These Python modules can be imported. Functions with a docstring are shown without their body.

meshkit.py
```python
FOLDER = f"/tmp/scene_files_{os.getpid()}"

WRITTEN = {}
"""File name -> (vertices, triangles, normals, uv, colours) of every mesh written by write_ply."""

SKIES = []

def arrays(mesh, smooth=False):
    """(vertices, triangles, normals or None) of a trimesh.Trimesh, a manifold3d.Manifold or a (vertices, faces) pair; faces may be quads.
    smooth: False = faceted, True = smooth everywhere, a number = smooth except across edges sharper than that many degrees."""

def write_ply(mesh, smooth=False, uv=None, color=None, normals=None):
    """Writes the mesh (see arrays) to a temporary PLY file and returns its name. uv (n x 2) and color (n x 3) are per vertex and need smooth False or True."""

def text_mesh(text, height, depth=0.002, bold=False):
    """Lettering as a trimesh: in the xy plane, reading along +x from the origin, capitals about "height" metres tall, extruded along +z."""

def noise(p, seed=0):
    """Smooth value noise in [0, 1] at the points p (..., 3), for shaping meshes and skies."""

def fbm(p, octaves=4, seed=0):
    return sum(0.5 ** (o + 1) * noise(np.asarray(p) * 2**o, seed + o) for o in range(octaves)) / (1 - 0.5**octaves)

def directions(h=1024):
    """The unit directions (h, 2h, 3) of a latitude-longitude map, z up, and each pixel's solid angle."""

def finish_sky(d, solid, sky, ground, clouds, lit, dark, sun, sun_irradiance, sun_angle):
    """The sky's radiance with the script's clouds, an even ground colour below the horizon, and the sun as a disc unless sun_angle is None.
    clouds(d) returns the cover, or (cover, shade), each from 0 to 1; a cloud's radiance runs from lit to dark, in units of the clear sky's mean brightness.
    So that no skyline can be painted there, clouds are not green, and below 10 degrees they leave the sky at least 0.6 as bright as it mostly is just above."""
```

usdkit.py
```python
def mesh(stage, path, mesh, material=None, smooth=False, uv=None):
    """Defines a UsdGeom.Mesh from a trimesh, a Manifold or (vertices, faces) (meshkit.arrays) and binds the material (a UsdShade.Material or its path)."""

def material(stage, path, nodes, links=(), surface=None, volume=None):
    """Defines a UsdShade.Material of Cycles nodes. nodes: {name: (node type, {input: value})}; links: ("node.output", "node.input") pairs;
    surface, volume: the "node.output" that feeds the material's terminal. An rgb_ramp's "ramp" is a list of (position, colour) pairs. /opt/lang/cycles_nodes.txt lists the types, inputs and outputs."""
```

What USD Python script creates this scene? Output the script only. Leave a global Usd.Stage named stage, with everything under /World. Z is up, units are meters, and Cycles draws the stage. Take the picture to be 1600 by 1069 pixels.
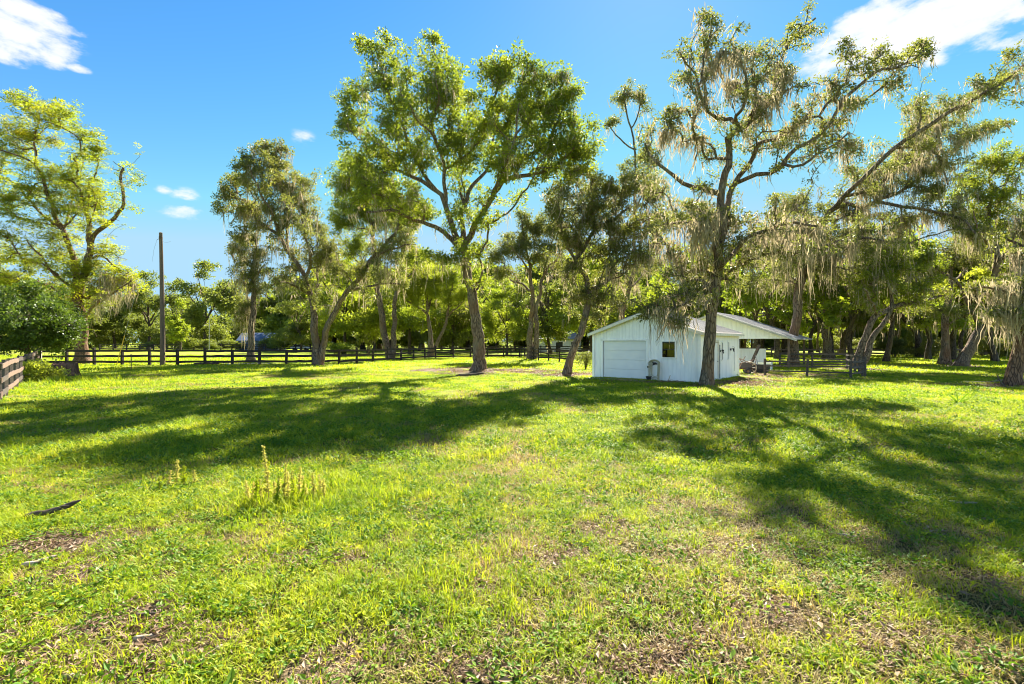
import math, random
import numpy as np
import trimesh
import usdkit, meshkit
from pxr import Usd, UsdGeom, UsdLux, UsdShade, Gf, Sdf, Vt

stage = Usd.Stage.CreateInMemory()
UsdGeom.SetStageUpAxis(stage, 'Z')
UsdGeom.SetStageMetersPerUnit(stage, 1.0)
WORLD = UsdGeom.Xform.Define(stage, '/World')
stage.SetDefaultPrim(WORLD.GetPrim())
UsdGeom.Scope.Define(stage, '/World/Looks')

# ------------------------------------------------------------------ camera, sky, sun, exposure
EYE = 2.05                       # metres above the lawn
FPX, CX, CY = 760.0, 800.0, 534.0   # lens of the photograph, in its own pixels
SUN_AZ = math.radians(16.0)      # to the right of the view axis (+y)
SUN_EL = math.radians(41.0)
SUN_I, SKY_S, EXPOSURE = 1.25, 0.06, 2.22

cam = UsdGeom.Camera.Define(stage, '/World/camera')
cam.CreateHorizontalApertureAttr(36.0)
cam.CreateFocalLengthAttr(36.0 * FPX / 1600.0)
cam.CreateFStopAttr(0.0)
cam.CreateClippingRangeAttr(Gf.Vec2f(0.05, 20000.0))
cam.AddTranslateOp().Set(Gf.Vec3d(0, 0, EYE))
cam.AddRotateXOp().Set(90.0)
cam.CreateExposureAttr(EXPOSURE)

def mat(name, nodes, links, surface):
    return usdkit.material(stage, '/World/Looks/' + name, nodes, links, surface=surface)

def cloud_nodes():
    """Fair-weather clouds: soft-edged fields of noise around a few directions of the sky."""
    nodes = {
        'sky': ('sky_texture', dict(sky_type='single_scattering', sun_disc=False, sun_elevation=SUN_EL, sun_rotation=SUN_AZ,
                                    altitude=50.0, air_density=1.0, aerosol_density=0.05, ozone_density=1.6)),
        'geo': ('texture_coordinate', {}),
        'hs': ('hsv', dict(hue=0.497, saturation=1.34, value=0.745, fac=1.0)),
        'lim': ('mix', dict(mix_type='darken', fac=1.0, color2=SKY_LIMIT)),
        'nz': ('noise_texture', dict(scale=9.0, detail=8.0, roughness=0.6, distortion=0.3)),
        'nz2': ('noise_texture', dict(scale=26.0, detail=5.0, roughness=0.6)),
        'bg': ('background_shader', dict(strength=SKY_S)),
        'mixc': ('mix', dict(mix_type='mix', color2=CLOUD_C)),
        'map': ('mapping', dict(mapping_type='point', scale=(1, 1, 2.2))),
    }
    links = [('sky.color', 'hs.color'), ('hs.color', 'lim.color1'), ('lim.color', 'mixc.color1'), ('geo.generated', 'map.vector'),
             ('map.vector', 'nz.vector'), ('map.vector', 'nz2.vector')]
    prev = None
    for i, (px, py, w, h, amt) in enumerate(CLOUDS):
        d = np.array([(px - CX) / FPX, 1.0, (CY - py) / FPX]); n = np.linalg.norm(d); d /= n
        right = np.cross(d, [0, 0, 1]); right /= np.linalg.norm(right); up = np.cross(right, d)
        a, b = w / FPX / n, h / FPX / n
        for nm, ax, s in (('r', right, a), ('u', up, b)):
            nodes[f'{nm}{i}'] = ('vector_math', dict(math_type='dot_product', vector2=tuple(ax / s)))
            links.append(('geo.generated', f'{nm}{i}.vector1'))
            nodes[f'{nm}q{i}'] = ('math', dict(math_type='multiply'))
            links += [(f'{nm}{i}.value', f'{nm}q{i}.value1'), (f'{nm}{i}.value', f'{nm}q{i}.value2')]
        nodes[f's{i}'] = ('math', dict(math_type='add'))
        links += [(f'rq{i}.value', f's{i}.value1'), (f'uq{i}.value', f's{i}.value2')]
        nodes[f'f{i}'] = ('vector_math', dict(math_type='dot_product', vector2=tuple(d)))      # only the half in front
        links.append(('geo.generated', f'f{i}.vector1'))
        nodes[f'fr{i}'] = ('math', dict(math_type='greater_than', value2=0.2))
        links.append((f'f{i}.value', f'fr{i}.value1'))
        nodes[f'm{i}'] = ('map_range', dict(range_type='linear', from_min=0.0, from_max=1.7, to_min=amt, to_max=0.0, clamp=True))
        links.append((f's{i}.value', f'm{i}.value'))
        nodes[f'mm{i}'] = ('math', dict(math_type='multiply'))
        links += [(f'm{i}.result', f'mm{i}.value1'), (f'fr{i}.value', f'mm{i}.value2')]
        if prev is None:
            prev = f'mm{i}.value'
        else:
            nodes[f'x{i}'] = ('math', dict(math_type='maximum'))
            links += [(prev, f'x{i}.value1'), (f'mm{i}.value', f'x{i}.value2')]
            prev = f'x{i}.value'
    nodes['na'] = ('math', dict(math_type='multiply_add', value2=2.1, value3=-1.05))
    nodes['nb'] = ('math', dict(math_type='multiply_add', value2=1.3, value3=-.65))
    nodes['nc'] = ('math', dict(math_type='add'))
    nodes['cv'] = ('math', dict(math_type='add'))
    nodes['cover'] = ('map_range', dict(range_type='smoothstep', from_min=0.20, from_max=0.84, to_min=0.0, to_max=0.96, clamp=True))
    nodes['edge'] = ('map_range', dict(range_type='smoothstep', from_min=0.0, from_max=0.35, to_min=0.0, to_max=1.0, clamp=True))
    nodes['ce'] = ('math', dict(math_type='multiply'))
    links += [('nz.fac', 'na.value1'), ('nz2.fac', 'nb.value1'), ('na.value', 'nc.value1'), ('nb.value', 'nc.value2'), ('nc.value', 'cv.value1'), (prev, 'cv.value2'),
              ('cv.value', 'cover.value'), (prev, 'edge.value'), ('cover.result', 'ce.value1'), ('edge.result', 'ce.value2'), ('ce.value', 'mixc.fac'), ('mixc.color', 'bg.color')]
    # unseen clouds added outside the view only, as white fill for the shaded walls
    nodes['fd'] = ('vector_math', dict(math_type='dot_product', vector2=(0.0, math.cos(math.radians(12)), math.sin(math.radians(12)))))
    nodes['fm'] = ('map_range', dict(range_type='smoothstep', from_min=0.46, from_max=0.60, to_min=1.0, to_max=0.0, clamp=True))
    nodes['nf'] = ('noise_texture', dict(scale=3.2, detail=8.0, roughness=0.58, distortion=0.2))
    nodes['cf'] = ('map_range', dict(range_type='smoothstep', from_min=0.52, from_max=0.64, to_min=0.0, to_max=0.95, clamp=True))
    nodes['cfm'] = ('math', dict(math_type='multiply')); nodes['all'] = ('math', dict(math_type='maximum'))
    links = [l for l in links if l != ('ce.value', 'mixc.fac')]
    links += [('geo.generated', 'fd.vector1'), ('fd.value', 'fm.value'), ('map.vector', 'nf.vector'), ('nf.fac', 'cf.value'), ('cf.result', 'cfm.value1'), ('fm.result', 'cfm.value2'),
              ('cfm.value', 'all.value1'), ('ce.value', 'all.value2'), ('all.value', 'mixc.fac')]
    return nodes, links

CLOUD_C = (3.7, 3.8, 4.0)
SKY_LIMIT = (1.65, 2.75, 3.6)     # the haze glare round the sun is held to the pale blue of the lower sky
CLOUDS = [(1445, 42, 155, 52, 1.1), (1540, 10, 120, 50, 1.1), (1380, 30, 80, 30, .9), (1462, 92, 22, 14, .8), (1585, 62, 30, 12, .6),
          (25, 45, 75, 42, 1.0), (55, 30, 55, 25, .9), (20, 82, 40, 18, .8), (122, 106, 16, 7, .6), (75, 100, 20, 8, .55),
          (288, 331, 34, 12, .54), (290, 306, 22, 13, .40), (472, 216, 20, 14, .34), (256, 296, 14, 7, .42)]
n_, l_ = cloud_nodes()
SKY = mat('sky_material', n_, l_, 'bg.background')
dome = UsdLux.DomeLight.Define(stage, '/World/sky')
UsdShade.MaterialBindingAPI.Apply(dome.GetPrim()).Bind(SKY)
dome.GetPrim().SetCustomDataByKey('kind', 'structure')
dome.GetPrim().SetCustomDataByKey('label', 'clear blue sky with a few white fair weather clouds')
sun = UsdLux.DistantLight.Define(stage, '/World/sun')
sun.CreateNormalizeAttr(True); sun.CreateIntensityAttr(SUN_I); sun.CreateAngleAttr(0.5)
sun.CreateColorAttr(Gf.Vec3f(1.0, 0.93, 0.80))
SDIR = np.array([math.sin(SUN_AZ) * math.cos(SUN_EL), math.cos(SUN_AZ) * math.cos(SUN_EL), math.sin(SUN_EL)])
z = SDIR; x = np.cross([0, 0, 1], z); x /= np.linalg.norm(x); y = np.cross(z, x)
sun.AddTransformOp().Set(Gf.Matrix4d(*x, 0, *y, 0, *z, 0, 0, 0, 0, 1))

# ------------------------------------------------------------------ helpers
_used = {}
def numbered(parent, name):
    k = parent + '/' + name
    n = _used.get(k, 0); _used[k] = n + 1
    return k if n == 0 else f'{k}_{n:03d}'

def info(prim, label=None, cat=None, group=None, kind=None):
    for k, v in (('label', label), ('category', cat), ('group', group), ('kind', kind)):
        if v:
            prim.SetCustomDataByKey(k, v)
    return prim

def thing(name, label, cat, loc=(0, 0, 0), rz=0.0, group=None):
    x = UsdGeom.Xform.Define(stage, numbered('/World', name))
    x.AddTranslateOp().Set(Gf.Vec3d(*map(float, loc))); x.AddRotateZOp().Set(float(rz))
    info(x.GetPrim(), label, cat, group)
    return x.GetPrim()

def part(parent, name, mesh, material, smooth=False, label=None, kind=None):
    """One mesh prim under its thing (or part)."""
    p = numbered(str(parent.GetPath()), name)
    m = usdkit.mesh(stage, p, mesh, material, smooth)
    info(m.GetPrim(), label, kind=kind)
    return m.GetPrim()

def top(name, mesh, material, label=None, cat=None, group=None, kind=None, smooth=False):
    p = numbered('/World', name)
    m = usdkit.mesh(stage, p, mesh, material, smooth)
    return info(m.GetPrim(), label, cat, group, kind)

def copy_of(root, loc, rz, scale=1.0, label=None, group=None):
    was = root.GetCustomData()
    x = UsdGeom.Xform.Define(stage, numbered('/World', root.GetName().rstrip('0123456789').rstrip('_')))
    x.AddTranslateOp().Set(Gf.Vec3d(*map(float, loc))); x.AddRotateZOp().Set(float(rz))
    s = scale if np.ndim(scale) else (scale,) * 3
    x.AddScaleOp().Set(Gf.Vec3f(*map(float, s)))
    p = x.GetPrim()
    info(p, label or was['label'], was['category'], group or was.get('group'))
    p.GetReferences().AddInternalReference(root.GetPath())
    p.SetInstanceable(True)
    return p

def W(px, py, D):
    return np.array([(px - CX) / FPX * D, D, EYE - (py - CY) / FPX * D])

def G(px, D):
    return np.array([(px - CX) / FPX * D, D, 0.0])

def box(c, size, rz=0.0, tilt=None):
    m = trimesh.creation.box(size)
    if tilt is not None:
        m.apply_transform(tilt)
    if rz:
        m.apply_transform(trimesh.transformations.rotation_matrix(rz, [0, 0, 1]))
    m.apply_translation(c)
    return m

def beam(a, b, w, h, rng=None, jig=0.0, up=(0, 0, 1)):
    """A board from a to b: w across, h along up, ends square; slightly sprung when jig is given."""
    a, b = np.array(a, float), np.array(b, float)
    t = b - a; L = np.linalg.norm(t); t /= L
    s = np.cross(t, up); s /= np.linalg.norm(s); u = np.cross(s, t)
    n = 5 if jig else 2
    k = np.linspace(0, 1, n); v = []
    for i, f in enumerate(k):
        o = a + t * L * f
        if jig:
            o = o + u * jig * math.sin(math.pi * f) * rng.uniform(-1, 1) + s * jig * .6 * rng.uniform(-1, 1) * math.sin(math.pi * f)
        for dx, dz in ((-1, -1), (1, -1), (1, 1), (-1, 1)):
            v.append(o + s * dx * w / 2 + u * dz * h / 2)
    v = np.array(v); f = []
    for i in range(n - 1):
        for j in range(4):
            p, q = i * 4 + j, i * 4 + (j + 1) % 4
            f += [[p, q, q + 4], [p, q + 4, p + 4]]
    e = (n - 1) * 4
    f += [[0, 2, 1], [0, 3, 2], [e, e + 1, e + 2], [e, e + 2, e + 3]]
    m = trimesh.Trimesh(v, f, process=False)
    m.fix_normals()
    return m

def cat(ms):
    return trimesh.util.concatenate(ms)

def frames(p):
    t = np.gradient(p, axis=0); t /= np.linalg.norm(t, axis=1, keepdims=True) + 1e-9
    avg = t.mean(0); avg /= np.linalg.norm(avg) + 1e-9
    ref = np.eye(3)[np.argmin(np.abs(avg))]
    a = np.cross(t, ref); a /= np.linalg.norm(a, axis=1, keepdims=True) + 1e-9
    return t, a, np.cross(t, a)

def tube(p, r, sides=6, rough=None):
    """(vertices, triangles) of a tapered tube with capped tip; rough = (n points x sides) radius factors."""
    p = np.asarray(p, float); r = np.broadcast_to(r, (len(p),)).astype(float)
    t, a, b = frames(p)
    ang = np.arange(sides) * 2 * np.pi / sides
    rr = r[:, None] * (np.ones((len(p), sides)) if rough is None else rough)
    v = p[:, None] + rr[..., None] * (np.cos(ang)[None, :, None] * a[:, None] + np.sin(ang)[None, :, None] * b[:, None])
    i, j = np.meshgrid(np.arange(len(p) - 1), np.arange(sides), indexing='ij')
    q = np.stack([i * sides + j, i * sides + (j + 1) % sides, (i + 1) * sides + (j + 1) % sides, (i + 1) * sides + j], -1).reshape(-1, 4)
    f = np.vstack([q[:, [0, 1, 2]], q[:, [0, 2, 3]]])
    n = len(p) * sides
    v = np.vstack([v.reshape(-1, 3), p[-1:] + t[-1] * r[-1] * .5, p[:1]])
    tip = np.array([[(len(p) - 1) * sides + j, (len(p) - 1) * sides + (j + 1) % sides, n] for j in range(sides)] +
                   [[(j + 1) % sides, j, n + 1] for j in range(sides)])
    return v, np.vstack([f, tip])

def merge(vfs):
    v, f, n = [], [], 0
    for a, b in vfs:
        v.append(a); f.append(np.asarray(b) + n); n += len(a)
    return np.vstack(v), np.vstack(f)

def T(p, r, sides=8):
    v, f = tube(p, r, sides)
    m = trimesh.Trimesh(v, f, process=False); m.fix_normals(); return m

def catmull(pts, step):
    pts = np.asarray(pts, float)
    if len(pts) < 3:
        n = max(2, int(np.linalg.norm(pts[-1] - pts[0]) / step) + 1)
        return pts[0] + (pts[-1] - pts[0]) * np.linspace(0, 1, n)[:, None]
    P = np.vstack([2 * pts[0] - pts[1], pts, 2 * pts[-1] - pts[-2]])
    out = []
    for i in range(1, len(P) - 2):
        n = max(1, int(round(np.linalg.norm(P[i + 1] - P[i]) / step)))
        for s in np.arange(n) / n:
            out.append(.5 * (2 * P[i] + (P[i + 1] - P[i - 1]) * s + (2 * P[i - 1] - 5 * P[i] + 4 * P[i + 1] - P[i + 2]) * s * s
                             + (3 * P[i] - P[i - 1] - 3 * P[i + 1] + P[i + 2]) * s ** 3))
    out.append(P[-2])
    return np.array(out)

def instancer(path, protos, pos, idx, quat, scale, kind='stuff', label=None, cat_=None):
    """A PointInstancer; protos: list of (mesh, material)."""
    pi = UsdGeom.PointInstancer.Define(stage, path)
    targets = []
    for k, (m, mt) in enumerate(protos):
        pp = f'{path}/piece_{k + 1:03d}'
        usdkit.mesh(stage, pp, m, mt)
        targets.append(Sdf.Path(pp))
    pi.CreatePrototypesRel().SetTargets(targets)
    pi.CreatePositionsAttr(Vt.Vec3fArray.FromNumpy(np.asarray(pos, np.float32)))
    pi.CreateProtoIndicesAttr(Vt.IntArray.FromNumpy(np.asarray(idx, np.int32)))
    pi.CreateScalesAttr(Vt.Vec3fArray.FromNumpy(np.asarray(scale, np.float32)))
    pi.CreateOrientationsAttr(Vt.QuathArray.FromNumpy(np.ascontiguousarray(quat, np.float16)))
    info(pi.GetPrim(), label, cat_, kind=kind)
    return pi.GetPrim()

def quats(rng, n, tilt):
    """Random turn about z, then a lean of up to tilt radians any way."""
    yaw = rng.uniform(0, 2 * np.pi, n); az = rng.uniform(0, 2 * np.pi, n); tl = rng.normal(0, tilt, n)
    qz = np.stack([0 * yaw, 0 * yaw, np.sin(yaw / 2), np.cos(yaw / 2)], 1)
    s = np.sin(tl / 2)
    qt = np.stack([np.cos(az) * s, np.sin(az) * s, 0 * s, np.cos(tl / 2)], 1)
    x1, y1, z1, w1 = qt.T; x2, y2, z2, w2 = qz.T
    return np.stack([w1 * x2 + x1 * w2 + y1 * z2 - z1 * y2, w1 * y2 - x1 * z2 + y1 * w2 + z1 * x2,
                     w1 * z2 + x1 * y2 - y1 * x2 + z1 * w2, w1 * w2 - x1 * x2 - y1 * y2 - z1 * z2], 1)
# ------------------------------------------------------------------ materials
def simple(name, col, rough=.7, spec=.3, var=.25, scale=3.0, bump=0.0, bscale=40.0, stretch=(1, 1, 1), metallic=0.0, dark=None):
    """Principled colour broken up by two noises, with fine relief."""
    c = np.array(col)
    d = np.array(dark) if dark is not None else c * (1 - var)
    nodes = {'tc': ('texture_coordinate', {}), 'geo': ('geometry', {}),
             'mp': ('mapping', dict(mapping_type='point', scale=stretch)),
             'n1': ('noise_texture', dict(scale=scale, detail=5.0, roughness=.6)),
             'n2': ('noise_texture', dict(scale=bscale, detail=4.0, roughness=.6)),
             'r': ('rgb_ramp', dict(ramp=[(.3, tuple(d)), (.7, tuple(np.minimum(c * (1 + var * .4), .95)))])),
             'p': ('principled_bsdf', dict(roughness=rough, specular_ior_level=spec, metallic=metallic))}
    links = [('geo.position', 'mp.vector'), ('mp.vector', 'n1.vector'), ('mp.vector', 'n2.vector'), ('n1.fac', 'r.fac'), ('r.color', 'p.base_color')]
    if bump:
        nodes['b'] = ('bump', dict(strength=.8, distance=bump)); links += [('n2.fac', 'b.height'), ('b.normal', 'p.normal')]
    return mat(name, nodes, links, 'p.BSDF')

def leaf_mat(name, cols, trans=.5, tcol=(1.15, 1.1, .45), gloss=.45, patch=.25):
    """Leaves: a ramp of greens picked per spray and by a slow noise through the crown; light passes through them."""
    k = len(cols)
    nodes = {'oi': ('object_info', {}), 'geo': ('geometry', {}), 'n': ('noise_texture', dict(scale=patch, detail=2.0)),
             'n3': ('noise_texture', dict(scale=7.0, detail=1.0)),
             'mx': ('math', dict(math_type='multiply_add', value2=.45)), 'mb': ('math', dict(math_type='multiply_add', value2=.85, value3=-.2)),
             'mc': ('math', dict(math_type='multiply_add', value2=.35)),
             'r': ('rgb_ramp', dict(ramp=[(i / (k - 1), c) for i, c in enumerate(cols)])),
             'tm': ('mix', dict(mix_type='multiply', fac=1.0, color2=tcol)),
             'd': ('principled_bsdf', dict(roughness=.45, specular_ior_level=gloss)), 't': ('translucent_bsdf', {}),
             'm': ('mix_closure', dict(fac=trans))}
    links = [('geo.position', 'n.vector'), ('geo.position', 'n3.vector'), ('n.fac', 'mb.value1'), ('oi.random', 'mx.value1'), ('mb.value', 'mx.value3'),
             ('n3.fac', 'mc.value1'), ('mx.value', 'mc.value3'), ('mc.value', 'r.fac'), ('r.color', 'd.base_color'), ('r.color', 'tm.color1'), ('tm.color', 't.color'),
             ('d.BSDF', 'm.closure1'), ('t.BSDF', 'm.closure2')]
    return mat(name, nodes, links, 'm.closure')

def bark_mat(name, dark, light, red, moss=(.20, .20, .13), amount=.5):
    nodes = {'geo': ('geometry', {}), 'mp': ('mapping', dict(mapping_type='point', scale=(1, 1, .22))), 'ms': ('mapping', dict(mapping_type='point', scale=(1, 1, .45))),
             'v': ('voronoi_texture', dict(feature='distance_to_edge', scale=9.0)),
             'n1': ('noise_texture', dict(scale=11.0, detail=7.0, roughness=.7, distortion=.8)), 'n2': ('noise_texture', dict(scale=1.5, detail=5.0, roughness=.65)), 'n4': ('noise_texture', dict(scale=.8, detail=4.0, roughness=.6)),
             'vv': ('map_range', dict(from_min=0, from_max=.16, to_min=-.28, to_max=.12, clamp=True)), 'va': ('math', dict(math_type='add')),
             'r': ('rgb_ramp', dict(ramp=[(.22, dark), (.72, light)])), 'mr': ('map_range', dict(from_min=.48, from_max=.62, to_min=0, to_max=.75, clamp=True)), 'mxr': ('mix', dict(mix_type='mix', color2=red)),
             'mm': ('map_range', dict(from_min=.52, from_max=.68, to_min=0, to_max=amount, clamp=True)), 'mx': ('mix', dict(color2=moss)),
             'b': ('bump', dict(strength=1.0, distance=.09)), 'p': ('principled_bsdf', dict(roughness=.9, specular_ior_level=.15))}
    links = [('geo.position', 'mp.vector'), ('geo.position', 'ms.vector'), ('mp.vector', 'v.vector'), ('mp.vector', 'n1.vector'), ('ms.vector', 'n2.vector'), ('geo.position', 'n4.vector'), ('v.distance', 'vv.value'),
             ('n1.fac', 'va.value1'), ('vv.result', 'va.value2'), ('va.value', 'r.fac'), ('n4.fac', 'mr.value'), ('mr.result', 'mxr.fac'), ('r.color', 'mxr.color1'),
             ('n2.fac', 'mm.value'), ('mm.result', 'mx.fac'), ('mxr.color', 'mx.color1'), ('mx.color', 'p.base_color'), ('va.value', 'b.height'), ('b.normal', 'p.normal')]
    return mat(name, nodes, links, 'p.BSDF')

BARK = bark_mat('bark_brown', (.045, .033, .025), (.26, .19, .135), (.17, .105, .062))
BARK_RED = bark_mat('bark_red', (.055, .034, .024), (.27, .165, .105), (.19, .10, .055), amount=.3)
BARK_DARK = bark_mat('bark_dark', (.028, .022, .018), (.14, .105, .08), (.09, .06, .042), amount=.3)
OAK = leaf_mat('oak_leaves', [(0.055, 0.085, 0.024), (0.105, 0.155, 0.03), (0.17, 0.215, 0.036), (0.25, 0.275, 0.055)], trans=0.54, tcol=(1.65, 1.55, .5))
OAK_GREY = leaf_mat('grey_oak_leaves', [(.052,.068,.038),(.092,.115,.05),(.145,.168,.06),(.215,.22,.075)], trans=0.5, tcol=(1.6, 1.5, .6))
OAK_BRIGHT = leaf_mat('bright_leaves', [(.09, .135, .028), (.165, .22, .036), (.25, .295, .044), (.32, .34, .07)], trans=0.54, tcol=(1.5, 1.5, .5))
CYPRESS = leaf_mat('feathery_leaves', [(0.085, 0.13, 0.024), (0.15, 0.2, 0.03), (0.22, 0.26, 0.035), (0.29, 0.27, 0.05)], trans=0.55, tcol=(1.7, 1.6, .4))
BROAD_DARK = leaf_mat('dark_broad_leaves', [(0.024, 0.046, 0.014), (0.042, 0.075, 0.018), (0.075, 0.12, 0.024), (0.12, 0.17, 0.03)], trans=0.42, tcol=(1.5, 1.5, .5))
FAR_GREEN = leaf_mat('far_leaves', [(0.07, 0.09, 0.035), (0.115, 0.145, 0.042), (0.17, 0.2, 0.05), (0.23, 0.25, 0.06)], trans=0.48, tcol=(1.5, 1.5, .6), patch=.2)
MOSS = leaf_mat('moss_strands', [(.165,.155,.133),(.25,.232,.19),(.335,.305,.24),(.43,.385,.295)], trans=0.45, tcol=(1.35, 1.2, .9), gloss=.05, patch=.5)
FENCE_WOOD = simple('dark_fence_wood', (.045, .034, .028), .8, .2, .5, 4.0, .004, 60, (1, 1, 4))
FENCE_OLD = simple('weathered_fence_wood', (.22, .15, .115), .85, .15, .55, 5.0, .005, 50, (3, 3, 9))
FENCE_GREY = simple('grey_fence_wood', (.10, .083, .07), .85, .15, .5, 5.0, .005, 50, (2, 2, 6))
PALE_BOARD = simple('pale_boards', (.5, .47, .42), .8, .2, .4, 5.0, .003, 40, (6, 6, 1))
POLE_WOOD = simple('pole_wood', (.16, .115, .085), .85, .15, .45, 3.0, .004, 50, (6, 6, .4))
WHITE = simple('white_paint', (.90, .87, .81), .6, .3, .13, 2.2, .001, 60, (3, 3, .35))
WHITE_DOOR = simple('white_door_paint', (.76, .735, .69), .45, .4, .06, 1.5)
TRIM = simple('cream_trim_paint', (.72, .66, .54), .6, .3, .2, 4.0, .001, 60)
ROOF_METAL = simple('roof_metal', (.34, .33, .335), .55, .4, .45, 1.4, .001, 30, metallic=.1)
ROOF_SHINGLE = simple('roof_felt', (.135, .125, .12), .85, .2, .5, 2.5, .004, 60)
DARK_TRIM = simple('dark_trim', (.05, .045, .042), .6, .3, .3)
BLACK = simple('black_rubber', (.022, .022, .023), .6, .4, .4, 6.0)
RUST = simple('rusty_iron', (.12, .075, .05), .8, .3, .5, 9.0, .002, 90)
STEEL = simple('dull_steel', (.30, .30, .29), .5, .5, .4, 6.0)
CONCRETE = simple('concrete_slab', (.30, .265, .23), .9, .2, .4, 2.5, .003, 60)
HOSE = simple('pale_hose', (.46, .40, .25), .5, .4, .25, 20.0)
DRIFT = simple('dead_wood', (.30, .25, .20), .9, .1, .55, 12.0, .006, 60, (1, 1, 3))
DRIFT_DARK = simple('dark_dead_wood', (.10, .078, .06), .9, .1, .55, 10.0, .008, 50)
DRIFT_PALE = simple('pale_dead_wood', (.36, .30, .235), .9, .1, .4, 12.0, .005, 60)
STUMP_WOOD = simple('stump_wood', (.19, .105, .065), .9, .1, .6, 5.0, .02, 25, (3, 3, .6))
BLUE_ROOF = simple('blue_roof', (.06, .09, .16), .5, .4, .2)
YELLOW = simple('yellow_plastic', (.55, .36, .03), .5, .4, .15)
CAR_WHITE = simple('white_car_paint', (.6, .62, .64), .25, .5, .05)
mat('window_glass', {'t': ('transparent_bsdf', dict(color=(.42, .45, .45))), 'g': ('glossy_bsdf', dict(color=(.9, .9, .9), roughness=.02)),
                     'f': ('fresnel', dict(IOR=1.42)), 'm': ('mix_closure', {})},
    [('f.fac', 'm.fac'), ('t.BSDF', 'm.closure1'), ('g.BSDF', 'm.closure2')], 'm.closure')
GLASS = UsdShade.Material.Get(stage, '/World/Looks/window_glass')
# ------------------------------------------------------------------ tree growing
def leaf_faces(P, N, A, size, w=.5, fold=.18):
    """Leaves as folded diamonds: base P, normal N, along A, lengths size."""
    N = N / np.linalg.norm(N, axis=1, keepdims=True)
    S = np.cross(N, A); S /= np.linalg.norm(S, axis=1, keepdims=True) + 1e-9
    A = np.cross(S, N)
    L = np.asarray(size)[:, None]
    mid = P + A * L * .45
    v = np.stack([P, mid + S * L * w / 2 + N * L * fold, P + A * L, mid - S * L * w / 2 + N * L * fold], 1).reshape(-1, 3)
    b = np.arange(len(P))[:, None] * 4
    return v, np.vstack([b + [0, 1, 2], b + [0, 2, 3]])

def rand_dirs(rng, n, up=0.0):
    d = rng.normal(size=(n, 3)); d[:, 2] += up
    return d / np.linalg.norm(d, axis=1, keepdims=True)

def spray_oak(seed, n=26, R=.33, size=.155):
    rng = np.random.default_rng(seed)
    P = rand_dirs(rng, n) * (R * rng.uniform(.15, 1, n) ** .6)[:, None]; P[:, 2] *= .7
    A = P / (np.linalg.norm(P, axis=1, keepdims=True) + 1e-6) + .7 * rand_dirs(rng, n)
    return leaf_faces(P, rand_dirs(rng, n, .7), A, size * rng.uniform(.6, 1.35, n), .55)

def spray_feather(seed, n=60, R=.55, size=.15):
    """Flat feathery sprays: leaflets in two rows along a few drooping ribs."""
    rng = np.random.default_rng(seed); P, A, N = [], [], []
    for k in range(7):
        yaw = rng.uniform(0, 2 * np.pi); L = R * rng.uniform(.6, 1.1); d = np.array([math.cos(yaw), math.sin(yaw), rng.uniform(-.35, .25)])
        s = np.cross(d, [0, 0, 1]); s /= np.linalg.norm(s); m = n // 7
        for i in range(m):
            f = (i + .5) / m
            P.append(d * L * f + [0, 0, -.25 * L * f * f]); A.append(s * (1 if i % 2 else -1) + .6 * d + rng.normal(0, .15, 3)); N.append(np.array([0, 0, 1]) + rng.normal(0, .3, 3))
    P, A, N = map(np.array, (P, A, N))
    return leaf_faces(P, N, A, size * rng.uniform(.7, 1.2, len(P)), .32, .05)

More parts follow.
